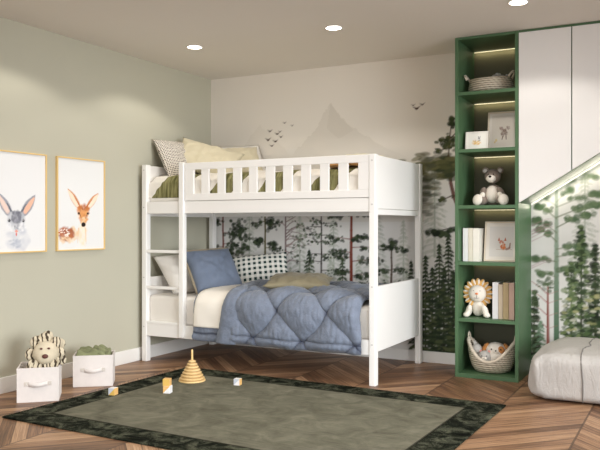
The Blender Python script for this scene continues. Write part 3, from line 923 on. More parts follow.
# turned-over roll at its left edge, lying over the cream blanket
def roll(s, t):
    d = .02 + (QT-.012)*t
    y, z, nrm = along(QP, QL, min(d, QT))
    if d > QT: z -= d - QT
    xc = edge_x(t) + .02 + .012*math.sin(t*9)
    wid = .068 + .012*math.sin(t*7+1)
    a = PI*s
    off = .026 + .030*math.sin(a)**.8 + .008*noise.noise(Vector((s*4, t*16, 8))) + .006*noise.noise(Vector((s*9, t*40, 3)))
    return Vector((xc - wid*math.cos(a), y + nrm[0]*off, z + nrm[1]*off))
me = grid_mesh(roll, 18, 120)
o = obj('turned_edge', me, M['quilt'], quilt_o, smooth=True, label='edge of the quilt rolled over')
sm = o.modifiers.new('t', 'SOLIDIFY'); sm.thickness = .010; sm.offset = -1
def creamfn(s, t):
    end = QT - .105
    d = .02 + (end-.02)*t
    y, z, nrm = along(QP, QL, d)
    x0 = .66 - .02*t; x = x0 + (edge_x(t*(end/QT)) + .03 - x0)*s
    off = .022 + .005*noise.noise(Vector((x*9, d*9, 4))) - .008*max(0, 1 - s*9)
    return Vector((x, y + nrm[0]*off, z + nrm[1]*off))
o = obj('blanket', grid_mesh(creamfn, 30, 90), M['cream'], None, smooth=True); tag(o, 'cream blanket hanging over the lower bunk beside the ladder', 'blanket')
sm = o.modifiers.new('t', 'SOLIDIFY'); sm.thickness = .010; sm.offset = -1

# ------------------------------------------------------------------ BOOKCASE
KX0, KX1, KF = 2.617, 3.097, -.487
bc = thing('bookcase', 'tall green bookcase with lit open shelves beside the bunk bed', 'bookcase', ((KX0+KX1)/2, -.25, 0))
def kp(name, lo, hi, m=None, bevel=.0015): return MB().box(lo, hi).build(name, m or M['green'], bc, world=True, bevel=bevel)
kp('side_panel', (KX0, KF, 0), (KX0+.026, -.001, H-.002)); kp('side_panel', (KX1-.026, KF, 0), (KX1, -.001, H-.002))
kp('top_panel', (KX0+.026, KF, H-.022), (KX1-.026, -.001, H-.002)); kp('bottom_panel', (KX0+.026, KF, 0), (KX1-.026, -.001, .032))
kp('back_panel', (KX0+.026, -.020, .032), (KX1-.026, -.001, H-.022), M['olive'])
SH = [2.192, 1.752, 1.321, .888, .454]          # top faces of the shelves
for z in SH: kp('shelf', (KX0+.026, KF+.001, z-.026), (KX1-.026, -.020, z))
for k, zt in enumerate([H-.022] + [z-.026 for z in SH]):
    if k < 5:
        kp('led_strip', (KX0+.030, -.027, zt-.005), (KX1-.030, -.021, zt-.0005), M['led'], 0)
        l = bpy.data.lights.new('shelf_led', 'AREA'); l.shape = 'RECTANGLE'; l.size = .41; l.size_y = .012; l.energy = [.20, .18, .16, .12, .08][k]; l.color = (1, .86, .56)
        lo = bpy.data.objects.new('shelf_led', l); lo.location = ((KX0+KX1)/2, -.050, zt-.010); lo.rotation_euler = (R(40), 0, 0); C.objects.link(lo)
# wall cabinet over the alcove with a slanted underside
cab = thing('wall_cabinet', 'white door cabinet with slanted green underside right of the bookcase', 'cabinet', (4.0, -.25, 1.333))
sl = .6208
def zs(x): return 1.333 + sl*(x - 3.099)
XE = 4.95
b = MB(); b.prism([(3.099, H-.002), (3.099, zs(3.099)), (XE, zs(XE)), (XE, H-.002)], 'y', KF+.021, -.001)
b.build('body', M['green'], cab, world=True, label='green cabinet body')
MB().box((3.099, KF, H-.018), (XE, KF+.021, H-.002)).build('top_trim', M['green'], cab, world=True)
xs = [3.099, 3.466, 3.474, 3.846, 3.854, 4.226, 4.234, 4.606, 4.614, XE]
for i in range(0, len(xs), 2):
    a, c_ = xs[i], xs[i+1]
    b = MB(); b.prism([(a, H-.019), (a, zs(a)+.002), (c_, zs(c_)+.002), (c_, H-.019)], 'y', KF, KF+.0205)
    b.build('door', M['door'], cab, world=True, bevel=.0012, label='flat white door')
# LED profile along the slant next to the wall
b = MB()
dx, dz = 1.0, sl; L = math.hypot(dx, dz)
b.prism([(3.11, zs(3.11)-.001), (3.11, zs(3.11)-.012), (XE-.02, zs(XE-.02)-.012), (XE-.02, zs(XE-.02)-.001)], 'y', -.075, -.055)
b.build('led_strip', M['ledw'], cab, world=True)
l = bpy.data.lights.new('slant_led', 'AREA'); l.shape = 'RECTANGLE'; l.size = 2.1; l.size_y = .02; l.energy = 2.4; l.color = (1, .92, .76)
lo = bpy.data.objects.new('slant_led', l); lo.location = (4.02, -.065, zs(4.02)-.022); lo.rotation_euler = (0, -math.atan(sl), 0); C.objects.link(lo)
l = bpy.data.lights.new('slant_led', 'AREA'); l.shape = 'RECTANGLE'; l.size = 2.1; l.size_y = .02; l.energy = 2.2; l.color = (1, .92, .76)
lo = bpy.data.objects.new('slant_led', l); lo.location = (4.02, -.012, zs(4.02)-.045)
nd = Vector((0, -1, 0)); up_ = Vector((sl, 0, -1)).normalized(); nd = (nd - up_*.35).normalized(); xa = Vector((1, 0, sl)).normalized(); ya = (-nd).cross(xa).normalized()
lo.matrix_world = Matrix(((xa.x, ya.x, -nd.x, 4.02), (xa.y, ya.y, -nd.y, -.012), (xa.z, ya.z, -nd.z, zs(4.02)-.045), (0, 0, 0, 1))); C.objects.link(lo)

# ------------------------------------------------------------------ rug
RW, RD = 2.585, 1.80
rug = MB().box((-RW/2, -RD/2, 0), (RW/2, RD/2, .010)).build('rug', rug_mat(RW, RD, .205), None, bevel=.003)
rug.location = (1.858, -2.115, .001); rug.rotation_euler = (0, 0, R(-1.6))
tag(rug, 'rectangular grey green rug with a dark mottled border', 'rug')

# ------------------------------------------------------------------ pouf / floor cushion
def pouf_part(x0, x1, y0, y1, zt, name, parent, seed):
    b = MB(); n = 28
    def sgn(v): return 1 if v >= 0 else -1
    rows = []
    nth, nph = 26, 56
    cx, cy, cz = (x0+x1)/2, (y0+y1)/2, zt/2
    for i in range(nth+1):
        th = PI*i/nth - PI/2
        row = []
        for j in range(nph):
            ph = 2*PI*j/nph
            e1, e2 = .30, .16
            cth = sgn(math.cos(th))*abs(math.cos(th))**e1; sth = sgn(math.sin(th))*abs(math.sin(th))**e1
            px = cth*sgn(math.cos(ph))*abs(math.cos(ph))**e2; py_ = cth*sgn(math.sin(ph))*abs(math.sin(ph))**e2
            x = cx + (x1-x0)/2*px; y = cy + (y1-y0)/2*py_; z = cz + zt/2*sth
            w = .016*noise.noise(Vector((x*6, y*6, z*6+seed))) - .010*abs(noise.noise(Vector((x*14+3, y*9, z*4+seed)))) + .012*noise.noise(Vector((x*20, y*13, z*5+seed)))
            z2 = z + w*(1 if z > .05 else 0)
            if z > cz: z2 -= .06*max(0, (abs(px)-.6))*(1 if px < 0 else .3) + .05*max(0, -py_-.55)
            x += w*1.1*px; y += w*1.1*py_
            row.append(b.bm.verts.new((x, y, max(z2, .002))))
        rows.append(row)
    for i in range(nth):
        for j in range(nph):
            k = (j+1) % nph
            b.bm.faces.new([rows[i][j], rows[i][k], rows[i+1][k], rows[i+1][j]])
    return b.build(name, M['pouf'], parent, world=True, smooth=True)
pf = thing('floor_pouf', 'light grey linen floor pouf under the slanted cabinet', 'pouf', (3.8, -.55, 0))
pouf_part(3.262, 4.35, -1.02, -.12, .338, 'cushion_body', pf, 1)

from mathutils.bvhtree import BVHTree
me = pf.children[0].data
inv = root_matrix(pf)
bv = BVHTree.FromPolygons([inv @ v.co for v in me.vertices], [tuple(p.vertices) for p in me.polygons])
pts = []
for k in range(70):
    a_ = R(-205) + R(230)*k/69*1.0
    dr = Vector((0, math.sin(a_)*-1 if False else math.cos(a_), -math.sin(a_)))
    xx = 3.60 + .012*math.sin(k*.25)
    hit = bv.ray_cast(Vector((xx, -.57, .15)) + dr*2, -dr)
    if hit[0]: pts.append(hit[0] + hit[1]*.001)
MB().tube(pts, .0045, 6).build('seam', M['poufseam'], pf, world=True, smooth=True, label='dark seam')

# ------------------------------------------------------------------ storage boxes
def storage_box(front_l, front_r, depth, h, label, handle_label=None):
    a, c_ = Vector((*front_l, 0)), Vector((*front_r, 0))
    w = (c_-a).length; ang = math.atan2(c_.y-a.y, c_.x-a.x)
    mid = (a+c_)/2; nrm = Vector((math.sin(ang), -math.cos(ang), 0)); cen = mid - nrm*depth/2
    t = thing('storage_box', label, 'storage box', (cen.x, cen.y, 0), ang, 'canvas storage boxes')
    th = .008; x, y = w/2, depth/2
    b = MB()
    b.box((-x, -y, 0), (x, -y+th, h)); b.box((-x, y-th, 0), (x, y, h)); b.box((-x, -y+th, 0), (-x+th, y-th, h)); b.box((x-th, -y+th, 0), (x, y-th, h))
    b.box((-x+th, -y+th, 0), (x-th, y-th, .008))
    b.build('box_body', M['box'], t, bevel=.003)
    b = MB()
    for sx in (-1, 1):
        b.box((sx*x - (.0 if sx < 0 else .006), -y-.0015, .002), (sx*x + (.006 if sx < 0 else 0), -y, h-.002))
    b.box((-x, -y-.002, h-.012), (x, -y, h)); b.box((-x-.002, -y, h-.012), (-x, y, h)); b.box((x, -y, h-.012), (x+.002, y, h))
    b.build('edge_binding', M['box'], t)
    hz = h*.54
    pts = [(-.062 + .124*k/16, -y - .004 - .022*math.sin(PI*k/16), hz - .006*math.sin(PI*k/16)) for k in range(17)]
    b = MB()
    for (xa, ya, za), (xb, yb, zb) in zip(pts, pts[1:]):
        vs = [b.bm.verts.new(v) for v in ((xa, ya, za-.014), (xb, yb, zb-.014), (xb, yb, zb+.014), (xa, ya, za+.014))]
        b.bm.faces.new(vs)
    bmesh.ops.remove_doubles(b.bm, verts=b.bm.verts, dist=.0001)
    ho = b.build('handle', M['box'], t, smooth=True)
    s = ho.modifiers.new('t', 'SOLIDIFY'); s.thickness = .005
    for sx in (-1, 1):
        MB().box((sx*.072-.014, -y-.005, hz-.014), (sx*.072+.014, -y, hz+.014)).build('handle_tab', M['boxseam'], t, bevel=.002)
        MB().ball((sx*.072, -y-.006, hz), (.004, .003, .004), seg=10).build('rivet', M['metal'], t, smooth=True)
    return t
b1 = storage_box((.322, -2.676), (.518, -2.499), .255, .227, 'canvas storage box holding the plush lion')
b2 = storage_box((.297, -2.153), (.517, -1.980), .215, .226, 'canvas storage box filled with folded green cloth')
# green cloth heaped in the second box
cc = Vector(b2.location)
def cloth(s, t):
    u, v = (s-.5)*.25, (t-.5)*.21
    z = .226 + .030*noise.noise(Vector((u*18, v*34, 3))) + .012*math.sin(v*75 + u*28 + 2*math.sin(u*20)) + .018*abs(math.sin(v*34 + u*22 + 1)) + .012*(1-(2*s-1)**2)
    edge = max(abs(2*s-1), abs(2*t-1))
    if edge > .9: z -= (edge-.9)*.5
    a = b2.rotation_euler.z
    return Vector((cc.x + u*math.cos(a) - v*math.sin(a), cc.y + u*math.sin(a) + v*math.cos(a), z))
o = obj('folded_cloth', grid_mesh(cloth, 50, 40), M['green_throw'], None, smooth=True); tag(o, 'olive green cloth heaped inside the storage box nearest the bed', 'cloth')
s = o.modifiers.new('t', 'SOLIDIFY'); s.thickness = .02; s.offset = -1

# ------------------------------------------------------------------ plush toys (local frame: face looks to -y)
def part(name, m, parent, *balls, label=None, lump=.03):
    b = MB()
    for bl in balls:
        c, r = bl[0], bl[1]; rot = bl[2] if len(bl) > 2 else None
        b.ball(c, r, rot, 24, lump)
    return b.build(name, m, parent, smooth=True, label=label)
def union(name, m, parent, balls, vox=.008, label=None):
    o = part(name, m, parent, *balls, label=label)
    r = o.modifiers.new('one_skin', 'REMESH'); r.mode = 'VOXEL'; r.voxel_size = vox; r.use_smooth_shade = True
    s = o.modifiers.new('soften', 'SMOOTH'); s.iterations = 4; s.factor = .6
    return o
def eul(x=0, y=0, z=0): 
    from mathutils import Euler
    return Euler((R(x), R(y), R(z))).to_matrix()

# lion in the storage box: striped loops for a mane
t = thing('plush_lion', 'cream plush lion with dark striped mane sitting in a storage box', 'plush toy', (.362, -2.495, .010), R(44))
union('body', M['plush_beige'], t, [((0, 0, .085), (.078, .07, .085)), ((-.068, -.045, .215), (.030, .030, .042), eul(30, 25)), ((.068, -.045, .215), (.030, .030, .042), eul(30, -25)), ((0, 0, .19), (.065, .055, .06))])
hd = (.020, -.030, .298)
head = union('head', M['plush_beige'], t, [(hd, (.084, .060, .082)), ((.020, -.070, .276), (.056, .034, .046))])
part('nose', M['nosebrown'], t, ((.022, -.106, .290), (.020, .008, .015)), label='brown nose')
for sx in (-1, 1): part('eye', M['nosebrown'], t, ((.020 + sx*.024, -.084, .338), (.009, .005, .007)))
def mane_loop(c, d, w, ln, r):
    """a folded loop of striped cloth standing out from the head along d"""
    d = d.normalized(); sd = d.cross(Vector((0, 1, 0))).normalized()
    p = [c + d*(ln*(.5 - .5*math.cos(q))) + sd*(w*math.sin(q)) for q in [2*PI*k/12 for k in range(12)]]
    MB().tube(p, r, 8, closed=True, flat=1.9).build('mane_loop', M['manestripe'], t, smooth=True)
for ring, (rad, yy, n, ln) in enumerate(((.074, -.012, 8, .040), (.068, .020, 7, .052))):
    for i in range(n):
        a = 2*PI*(i + .5*ring)/n + random.uniform(-.12, .12)
        c = Vector((hd[0] + math.cos(a)*rad, yy, hd[2] + math.sin(a)*rad*1.05))
        mane_loop(c, Vector((math.cos(a), random.uniform(-.35, .15), math.sin(a))), .019*random.uniform(.8, 1.2), ln*random.uniform(.8, 1.15), .012)
for i in range(7):
    a = PI*(1.1 + .8*i/6)
    mane_loop(Vector((math.cos(a)*.062, -.055, .252)), Vector((math.cos(a)*.5, -.35, -1)), .014, .052, .009)

# lion on the fifth shelf: flat face, petal mane
t = thing('plush_lion', 'white plush lion with golden petal mane sitting on the bookcase shelf', 'plush toy', (2.755, -.34, SH[4]), R(6))
body = union('body', M['plush_white'], t, [((0, .03, .075), (.055, .05, .075)), ((-.062, -.035, .050), (.026, .028, .055), eul(25, 15)), ((.062, -.035, .050), (.026, .028, .055), eul(25, -15)),
     ((-.078, -.055, .020), (.028, .034, .020)), ((.078, -.055, .020), (.028, .034, .020))])
hz = .182
part('head', M['plush_white'], t, ((0, -.012, hz), (.069, .042, .067)))
for i in range(17):
    a = 2*PI*i/17
    m1 = Matrix.Rotation(-a, 3, 'Y')
    c = m1 @ Vector((0, 0, .083))
    pt = part('mane_petal', M['plush_gold'] if i % 1 == 0 else M['plush_white'], t, ((c.x, .008, hz + c.z), (.0195, .015, .036), m1))
    c2 = m1 @ Vector((.008, 0, .090))
    part('petal_edge', M['plush_white'], pt, ((c2.x, .001, hz + c2.z), (.008, .010, .024), m1), label='cream petal edge')
part('nose', M['orange'], t, ((0, -.054, hz+.002), (.012, .007, .008)), label='orange nose')
for sx in (-1, 1): part('eye', M['dark'], t, ((sx*.024, -.048, hz+.024), (.006, .003, .002)))
MB().tube([(0, -.054, hz-.004), (0, -.052, hz-.03)], .0014, 6).build('stitching', M['nosebrown'], t, smooth=True)
MB().tube([(-.02, -.049, hz-.031), (0, -.051, hz-.034), (.02, -.049, hz-.031)], .0014, 6).build('stitching', M['nosebrown'], t, smooth=True)

# teddy bear
t = thing('teddy_bear', 'grey plush teddy bear with pale belly sitting on the bookcase shelf', 'plush toy', (2.862, -.30, SH[2]), R(2))
union('body', M['plush_grey'], t, [((0, .02, .085), (.068, .058, .085)), ((-.068, -.03, .105), (.024, .028, .05), eul(35, 28)), ((.068, -.03, .105), (.024, .028, .05), eul(35, -28)),
     ((-.07, -.05, .04), (.035, .06, .035), eul(0, 0, -25)), ((.07, -.05, .04), (.035, .06, .035), eul(0, 0, 25))])
part('belly', M['plush_white'], t, ((0, -.014, .088), (.055, .042, .068)), label='pale belly')
for sx in (-1, 1):
    part('foot', M['plush_white'], t, ((sx*.098, -.088, .044), (.040, .022, .044), eul(-12, 0, sx*18)), label='pale foot')
    part('paw', M['plush_white'], t, ((sx*.065, -.060, .082), (.020, .018, .022)), label='pale paw')
hz = .228
part('head', M['plush_grey'], t, ((0, 0, hz), (.064, .056, .056)))
part('muzzle', M['plush_white'], t, ((-.004, -.044, hz-.020), (.038, .030, .030)), label='pale muzzle')
part('nose', M['dark'], t, ((-.006, -.074, hz-.006), (.011, .007, .009)), label='black nose')
for sx in (-1, 1):
    e = part('ear', M['plush_grey'], t, ((sx*.056, .004, hz+.045), (.027, .014, .026)))
    part('inner_ear', M['plush_lightgrey'], e, ((sx*.057, -.008, hz+.043), (.017, .006, .016)))
    part('eye', M['dark'], t, ((sx*.020 - .004, -.053, hz+.013), (.005, .004, .005)))

# ------------------------------------------------------------------ baskets
def basket_mesh(cx, cy, z0, prof, seg, rim, sx, sy, th=.012):
    """prof: (radius factor, height factor) bottom to top; rim(angle) scales the height"""
    b = MB(); layers = []
    P = [(r, h, 0) for r, h in prof] + [(r - th, max(h, .05), 1) for r, h in reversed(prof)]
    for r, h, inner in P:
        ring = []
        for i in range(seg):
            a = 2*PI*i/seg
            hh = h*rim(a)
            ring.append(b.bm.verts.new((cx + sx*r*math.cos(a), cy + sy*r*math.sin(a), z0 + hh + (.006 if inner and h < .02 else 0))))
        layers.append(ring)
    for k in range(len(layers)-1):
        for i in range(seg):
            j = (i+1) % seg
            b.bm.faces.new([layers[k][i], layers[k][j], layers[k+1][j], layers[k+1][i]])
    b.bm.faces.new(layers[0][::-1]); b.bm.faces.new(layers[-1])
    return b
# top shelf basket
t = thing('woven_basket', 'round pale rope basket on the topmost bookcase shelf', 'basket', (2.845, -.27, SH[0]), 0, 'rope baskets in the bookcase')
basket_mesh(0, 0, 0, [(.85, 0), (.93, .012), (.96, .05), (.90, .10), (.86, .118)], 48, lambda a: 1 + .04*math.cos(2*a), .185, .16, .07).build('basket_body', M['coil'], t, smooth=True)
for sx in (-1, 1):
    pts = [(sx*(.160 + .028*math.sin(PI*k/10)), -.09 + .055*math.cos(PI*k/10) + .02, .105 + .045*math.sin(PI*k/10)) for k in range(11)]
    MB().tube(pts, .009, 8).build('handle', M['rope'], t, smooth=True)
tt = thing('fluffy_toy', 'white curly plush toy resting inside the topmost basket', 'plush toy', (2.90, -.24, SH[0]+.02))
b = MB()
for i in range(46):
    a = random.uniform(0, 2*PI); r = random.uniform(0, .075)
    b.ball((.0 + 1.0*r*math.cos(a), r*.8*math.sin(a), .105 + random.uniform(-.02, .035) - r*.3), random.uniform(.012, .021), None, 10, .1)
b.ball((0, 0, .06), (.07, .055, .055), None, 20, .05)
b.build('curly_coat', M['plush_lightgrey'], tt, smooth=True)
# bottom cradle basket
t = thing('woven_basket', 'cradle shaped rope basket of plush toys at the bookcase bottom', 'basket', (2.858, -.30, .032), 0, 'rope baskets in the bookcase')
def rimf(a): return .36 + .64*abs(math.cos(a))**2.0
prof = [(.55, 0), (.72, .012), (.84, .05), (.93, .11), (.985, .17), (1.0, .225), (1.0, .245)]
basket_mesh(0, 0, 0, prof, 64, rimf, .188, .15, .08).build('basket_body', M['coil'], t, smooth=True)
pts = []
for i in range(64):
    a = 2*PI*i/64; pts.append((.188*.965*math.cos(a), .15*.965*math.sin(a), .245*rimf(a) + .002))
MB().tube(pts, .014, 8, closed=True).build('rim', M['rope'], t, smooth=True)
for sx in (-1, 1):
    pts = [(sx*(.176 + .006*math.sin(PI*k/12)), .030*math.cos(PI*k/12), .240 + .055*math.sin(PI*k/12)) for k in range(13)]
    MB().tube(pts, .006, 8).build('handle', M['rope'], t, smooth=True)
# toys in the cradle
d = thing('plush_dog', 'cream plush dog with brown patches lying in the cradle basket', 'plush toy', (2.885, -.285, .05), R(8))
union('body', M['plush_white'], d, [((.01, .02, .06), (.09, .07, .055)), ((0, 0, .14), (.082, .062, .07)), ((0, -.045, .09), (.06, .03, .05))])
part('eye_patch', M['plush_brown'], d, ((.040, -.043, .155), (.028, .018, .030)), label='brown patch round the eye')
for sx in (-1, 1):
    part('ear', M['plush_brown'], d, ((sx*.080, .004, .160), (.022, .026, .045), eul(0, sx*-28)), label='brown ear')
part('eye', M['dark'], d, ((-.030, -.059, .160), .006)); part('eye', M['dark'], d, ((.040, -.060, .160), .006))
part('muzzle', M['plush_white'], d, ((.004, -.064, .145), (.022, .012, .018)))
part('nose', M['dark'], d, ((.004, -.077, .152), (.006, .004, .005)))
part('cheek', M['pink'], d, ((-.050, -.054, .140), (.012, .006, .010)), label='pink cheek')
s_ = thing('plush_seal', 'small grey plush seal in front of the plush dog', 'plush toy', (2.815, -.36, .05), R(8))
union('body', M['plush_lightgrey'], s_, [((0, .01, .06), (.055, .045, .05)), ((0, 0, .105), (.048, .042, .045))])
part('muzzle', M['plush_white'], s_, ((0, -.038, .092), (.022, .014, .014)), label='white muzzle')
for sx in (-1, 1): part('eye', M['dark'], s_, ((sx*.018, -.037, .112), .0045))
part('nose', M['dark'], s_, ((0, -.051, .098), (.004, .003, .003)))
s_ = thing('plush_bunny', 'pale grey plush bunny with pink cheek at the basket edge', 'plush toy', (2.735, -.30, .07), R(30))
union('body', M['plush_lightgrey'], s_, [((0, 0, .05), (.04, .05, .05)), ((0, -.005, .125), (.042, .042, .046))])
part('cheek', M['pink'], s_, ((.022, -.038, .115), (.012, .006, .011)), label='pink cheek')
part('ear', M['plush_lightgrey'], s_, ((-.005, .01, .165), (.014, .01, .03), eul(0, -30)))

# ------------------------------------------------------------------ books
def book(x, w, h, dep, z, col, label, group, lean=0.0, rz=0.0):
    t = thing('book', label, 'book', (x + w/2, KF + .085 + dep/2, z), 0, group)
    m = fabric('book_cloth', col, .05, 20, 300, .7, .2, 0) if not isinstance(col, str) else M[col]
    b = MB()
    b.box((-w/2, -dep/2, 0), (-w/2+.003, dep/2, h)); b.box((w/2-.003, -dep/2, 0), (w/2, dep/2, h)); b.box((-w/2+.003, -dep/2, 0), (w/2-.003, -dep/2+.004, h))
    b.build('cover', m, t, bevel=.0012)
    MB().box((-w/2+.0032, -dep/2+.0045, .003), (w/2-.0032, dep/2-.004, h-.003)).build('pages', M['cream'], t)
    return t
z = SH[3]
G1 = 'white books on the fourth shelf'
book(2.655, .040, .258, .19, z, (236, 236, 236), 'bright white book nearest the bookcase side, fourth shelf', G1)
book(2.697, .035, .258, .19, z, (228, 222, 206), 'cream spined book in the middle of three white books', G1)
book(2.734, .050, .256, .19, z, (236, 232, 222), 'thick off-white book beside the fox picture', G1)
z = SH[4]; G2 = 'books beside the golden maned lion'
book(2.884, .043, .278, .19, z, (222, 220, 220), 'pale grey thick book next to the plush lion', G2)
book(2.929, .033, .264, .19, z, (196, 180, 158), 'beige book between pale grey and tan books', G2)
book(2.964, .042, .278, .19, z, (184, 164, 128), 'tan book with olive tint beside the pink book', G2)
book(3.008, .040, .278, .19, z, (208, 178, 164), 'dusty pink book nearest the right side of the shelf', G2)

# ------------------------------------------------------------------ framed pictures
def framed(name, label, w, h, fw, fd, mframe, canvas, M4, group=None, mount=None):
    """local: x right, z up, front looks to -y; canvas sized (w-2fw, h-2fw)"""
    t = thing(name, label, 'picture', (0, 0, 0), 0, group); t.matrix_world = M4
    b = MB()
    b.box((-w/2, 0, 0), (-w/2+fw, fd, h)); b.box((w/2-fw, 0, 0), (w/2, fd, h)); b.box((-w/2+fw, 0, 0), (w/2-fw, fd, fw)); b.box((-w/2+fw, 0, h-fw), (w/2-fw, fd, h))
    b.build('frame', mframe, t, bevel=.001)
    me = canvas.mesh((-w/2+fw, fd*.45, fw), (1, 0, 0), (0, 0, 1))
    obj('print', me, M['art'], t)
    MB().box((-w/2+fw, fd*.55, fw), (w/2-fw, fd*.95, h-fw)).build('backing', M['cream'], t)
    return t
def T(x, y, z, rz=0, rx=0): return Matrix.Translation((x, y, z)) @ Matrix.Rotation(rz, 4, 'Z') @ Matrix.Rotation(rx, 4, 'X')

# watercolour prints for the sage wall; canvas x runs from the far left of the frame to the right (towards the bed)
def wash(cv, x, z, rx, rz, cols, n, al=.35, size=.4):
    for _ in range(n):
        a, b_ = random.uniform(-1, 1), random.uniform(-1, 1)
        if a*a + b_*b_ > 1: continue
        cv.dab(x + a*rx*.85, z + b_*rz*.85, rx*size*random.uniform(.5, 1), rz*size*random.uniform(.5, 1), random.choice(cols), al, random.uniform(-1, 1), .8)
FW = .010
rw, rh = .513 - 2*FW, .718 - 2*FW
def rabbit():
    cv = Canvas(rw, rh, .003, (228, 228, 228))
    ox = lambda Y: Y + 2.649 - FW; oz = lambda Z: Z - .972 - FW
    G = [(150, 152, 162), (122, 126, 138), (176, 178, 186), (98, 102, 116)]
    # chest and body
    wash(cv, ox(-2.385), oz(1.07), .085, .085, [(206, 208, 214), (190, 194, 204), (222, 222, 224)], 120, .4)
    wash(cv, ox(-2.40), oz(1.05), .05, .035, [(160, 168, 184)], 30, .3)
    for s, bx, tip in ((-1, -2.440, (-2.512, 1.375)), (1, -2.345, (-2.265, 1.37))):
        x0, z0 = ox(bx), oz(1.245); x1, z1 = ox(tip[0]), oz(tip[1])
        for k in range(16):
            f = k/15; w = .032*math.sin(PI*min(1, .25 + f*.72))
            cv.dab(x0 + (x1-x0)*f, z0 + (z1-z0)*f, w*1.05, w*1.1, (150, 152, 162), .9)
        for k in range(14):
            f = .1 + .75*k/13; w = .019*math.sin(PI*min(1, .25 + f*.7))
            cv.dab(x0 + (x1-x0)*f + s*.003, z0 + (z1-z0)*f - .002, w*1.0, w*1.05, (240, 186, 158) if s > 0 else (232, 206, 194), .7)
        cv.path([(x0 - s*.018, z0+.005), ((x0+x1)/2 - s*.022, (z0+z1)/2)], .007, .003, (84, 88, 100), .8)
    wash(cv, ox(-2.393), oz(1.195), .062, .068, [(196, 198, 204), (176, 178, 186), (212, 212, 214)], 170, .5)
    wash(cv, ox(-2.393), oz(1.222), .038, .048, [(96, 98, 110), (120, 122, 134), (150, 150, 158)], 110, .45)
    wash(cv, ox(-2.393), oz(1.165), .016, .04, [(150, 150, 158), (110, 110, 120)], 30, .4)
    for s in (-1, 1):
        wash(cv, ox(-2.393 + s*.040), oz(1.155), .028, .035, [(232, 232, 234)], 30, .5)
        cv.dab(ox(-2.393 + s*.047), oz(1.198), .011, .013, (46, 44, 50), .95); cv.dab(ox(-2.393 + s*.047)-.003, oz(1.202), .003, .003, (240, 240, 240), .9)
    cv.dab(ox(-2.393), oz(1.128), .013, .010, (228, 150, 128), .9); cv.dab(ox(-2.393), oz(1.108), .007, .013, (214, 110, 96), .9)
    for s in (-1, 1):
        for k in range(3): cv.line(ox(-2.393 + s*.02), oz(1.12), ox(-2.393 + s*.085), oz(1.10 + .018*k), .0012, .0006, (200, 200, 206), .7)
    return cv
def deer():
    cv = Canvas(rw, rh, .003, (228, 228, 227))
    ox = lambda Y: Y + 2.036 - FW; oz = lambda Z: Z - .972 - FW
    O = [(214, 142, 84), (196, 116, 62), (232, 176, 122), (176, 98, 52)]
    wash(cv, ox(-1.755), oz(1.10), .042, .10, [(242, 222, 194), (240, 214, 178), (244, 232, 214)], 90, .4)
    cv.line(ox(-1.79), oz(1.14), ox(-1.80), oz(1.03), .006, .002, (222, 170, 116), .5); cv.line(ox(-1.725), oz(1.14), ox(-1.72), oz(1.02), .006, .002, (222, 170, 116), .5)
    wash(cv, ox(-1.83), oz(1.10), .05, .06, [(236, 206, 168), (230, 190, 140)], 60, .5)
    wash(cv, ox(-1.905), oz(1.10), .080, .055, [(170, 96, 62), (150, 80, 52), (196, 120, 78)], 130, .55)
    wash(cv, ox(-1.90), oz(1.055), .07, .03, [(240, 216, 184), (234, 200, 160)], 40, .5)
    for _ in range(22):
        a = random.uniform(0, 2*PI); r = random.uniform(0, 1)**.5
        cv.dab(ox(-1.915) + .055*r*math.cos(a), oz(1.108) + .035*r*math.sin(a), .007, .006, (248, 238, 228), .9)
    for s, b0, tip in ((-1, (-1.785, 1.30), (-1.892, 1.44)), (1, (-1.705, 1.30), (-1.60, 1.415))):
        x0, z0 = ox(b0[0]), oz(b0[1]); x1, z1 = ox(tip[0]), oz(tip[1])
        for k in range(16):
            f = k/15; w = .030*math.sin(PI*min(1, .22 + f*.76))
            cv.dab(x0 + (x1-x0)*f, z0 + (z1-z0)*f, w*1.0, w*1.05, (206, 138, 84), .9)
        for k in range(14):
            f = .12 + .75*k/13; w = .021*math.sin(PI*min(1, .22 + f*.72))
            cv.dab(x0 + (x1-x0)*f + s*.004, z0 + (z1-z0)*f - .003, w*1.0, w*1.05, (248, 222, 200), .85)
        cv.path([(x0 - s*.012, z0), (x0 + (x1-x0)*.6 - s*.016, z0 + (z1-z0)*.6)], .006, .002, (176, 98, 56), .8)
    wash(cv, ox(-1.745), oz(1.275), .062, .055, O, 150, .5)
    wash(cv, ox(-1.745), oz(1.225), .048, .055, [(226, 164, 104), (214, 142, 84)], 90, .45)
    wash(cv, ox(-1.745), oz(1.19), .028, .045, [(236, 190, 140), (244, 214, 176)], 50, .5)
    for s in (-1, 1):
        wash(cv, ox(-1.745 + s*.045), oz(1.235), .018, .022, [(244, 224, 196)], 14, .5)
        cv.dab(ox(-1.745 + s*.042), oz(1.255), .013, .012, (44, 34, 32), .95, s*.4); cv.line(ox(-1.745+s*.03), oz(1.243), ox(-1.745+s*.02), oz(1.215), .004, .002, (110, 66, 44), .7)
    wash(cv, ox(-1.745), oz(1.30), .03, .02, [(160, 80, 40)], 16, .5)
    cv.dab(ox(-1.745), oz(1.170), .022, .020, (38, 30, 30), 1.0, 0, .2)
    return cv
WM = Matrix(((0, -1, 0, 0), (1, 0, 0, 0), (0, 0, 1, 0), (0, 0, 0, 1)))   # local x -> +Y, local -y -> +X
framed('framed_picture', 'rabbit watercolour in thin gilt frame on the sage wall', .513, .718, FW, .022, M['gold'], rabbit().stretch(1.32, 1.08, .245, .2, -.016, .002), Matrix.Translation((.0225, -2.3925, .972)) @ WM, 'animal watercolours on the sage wall')
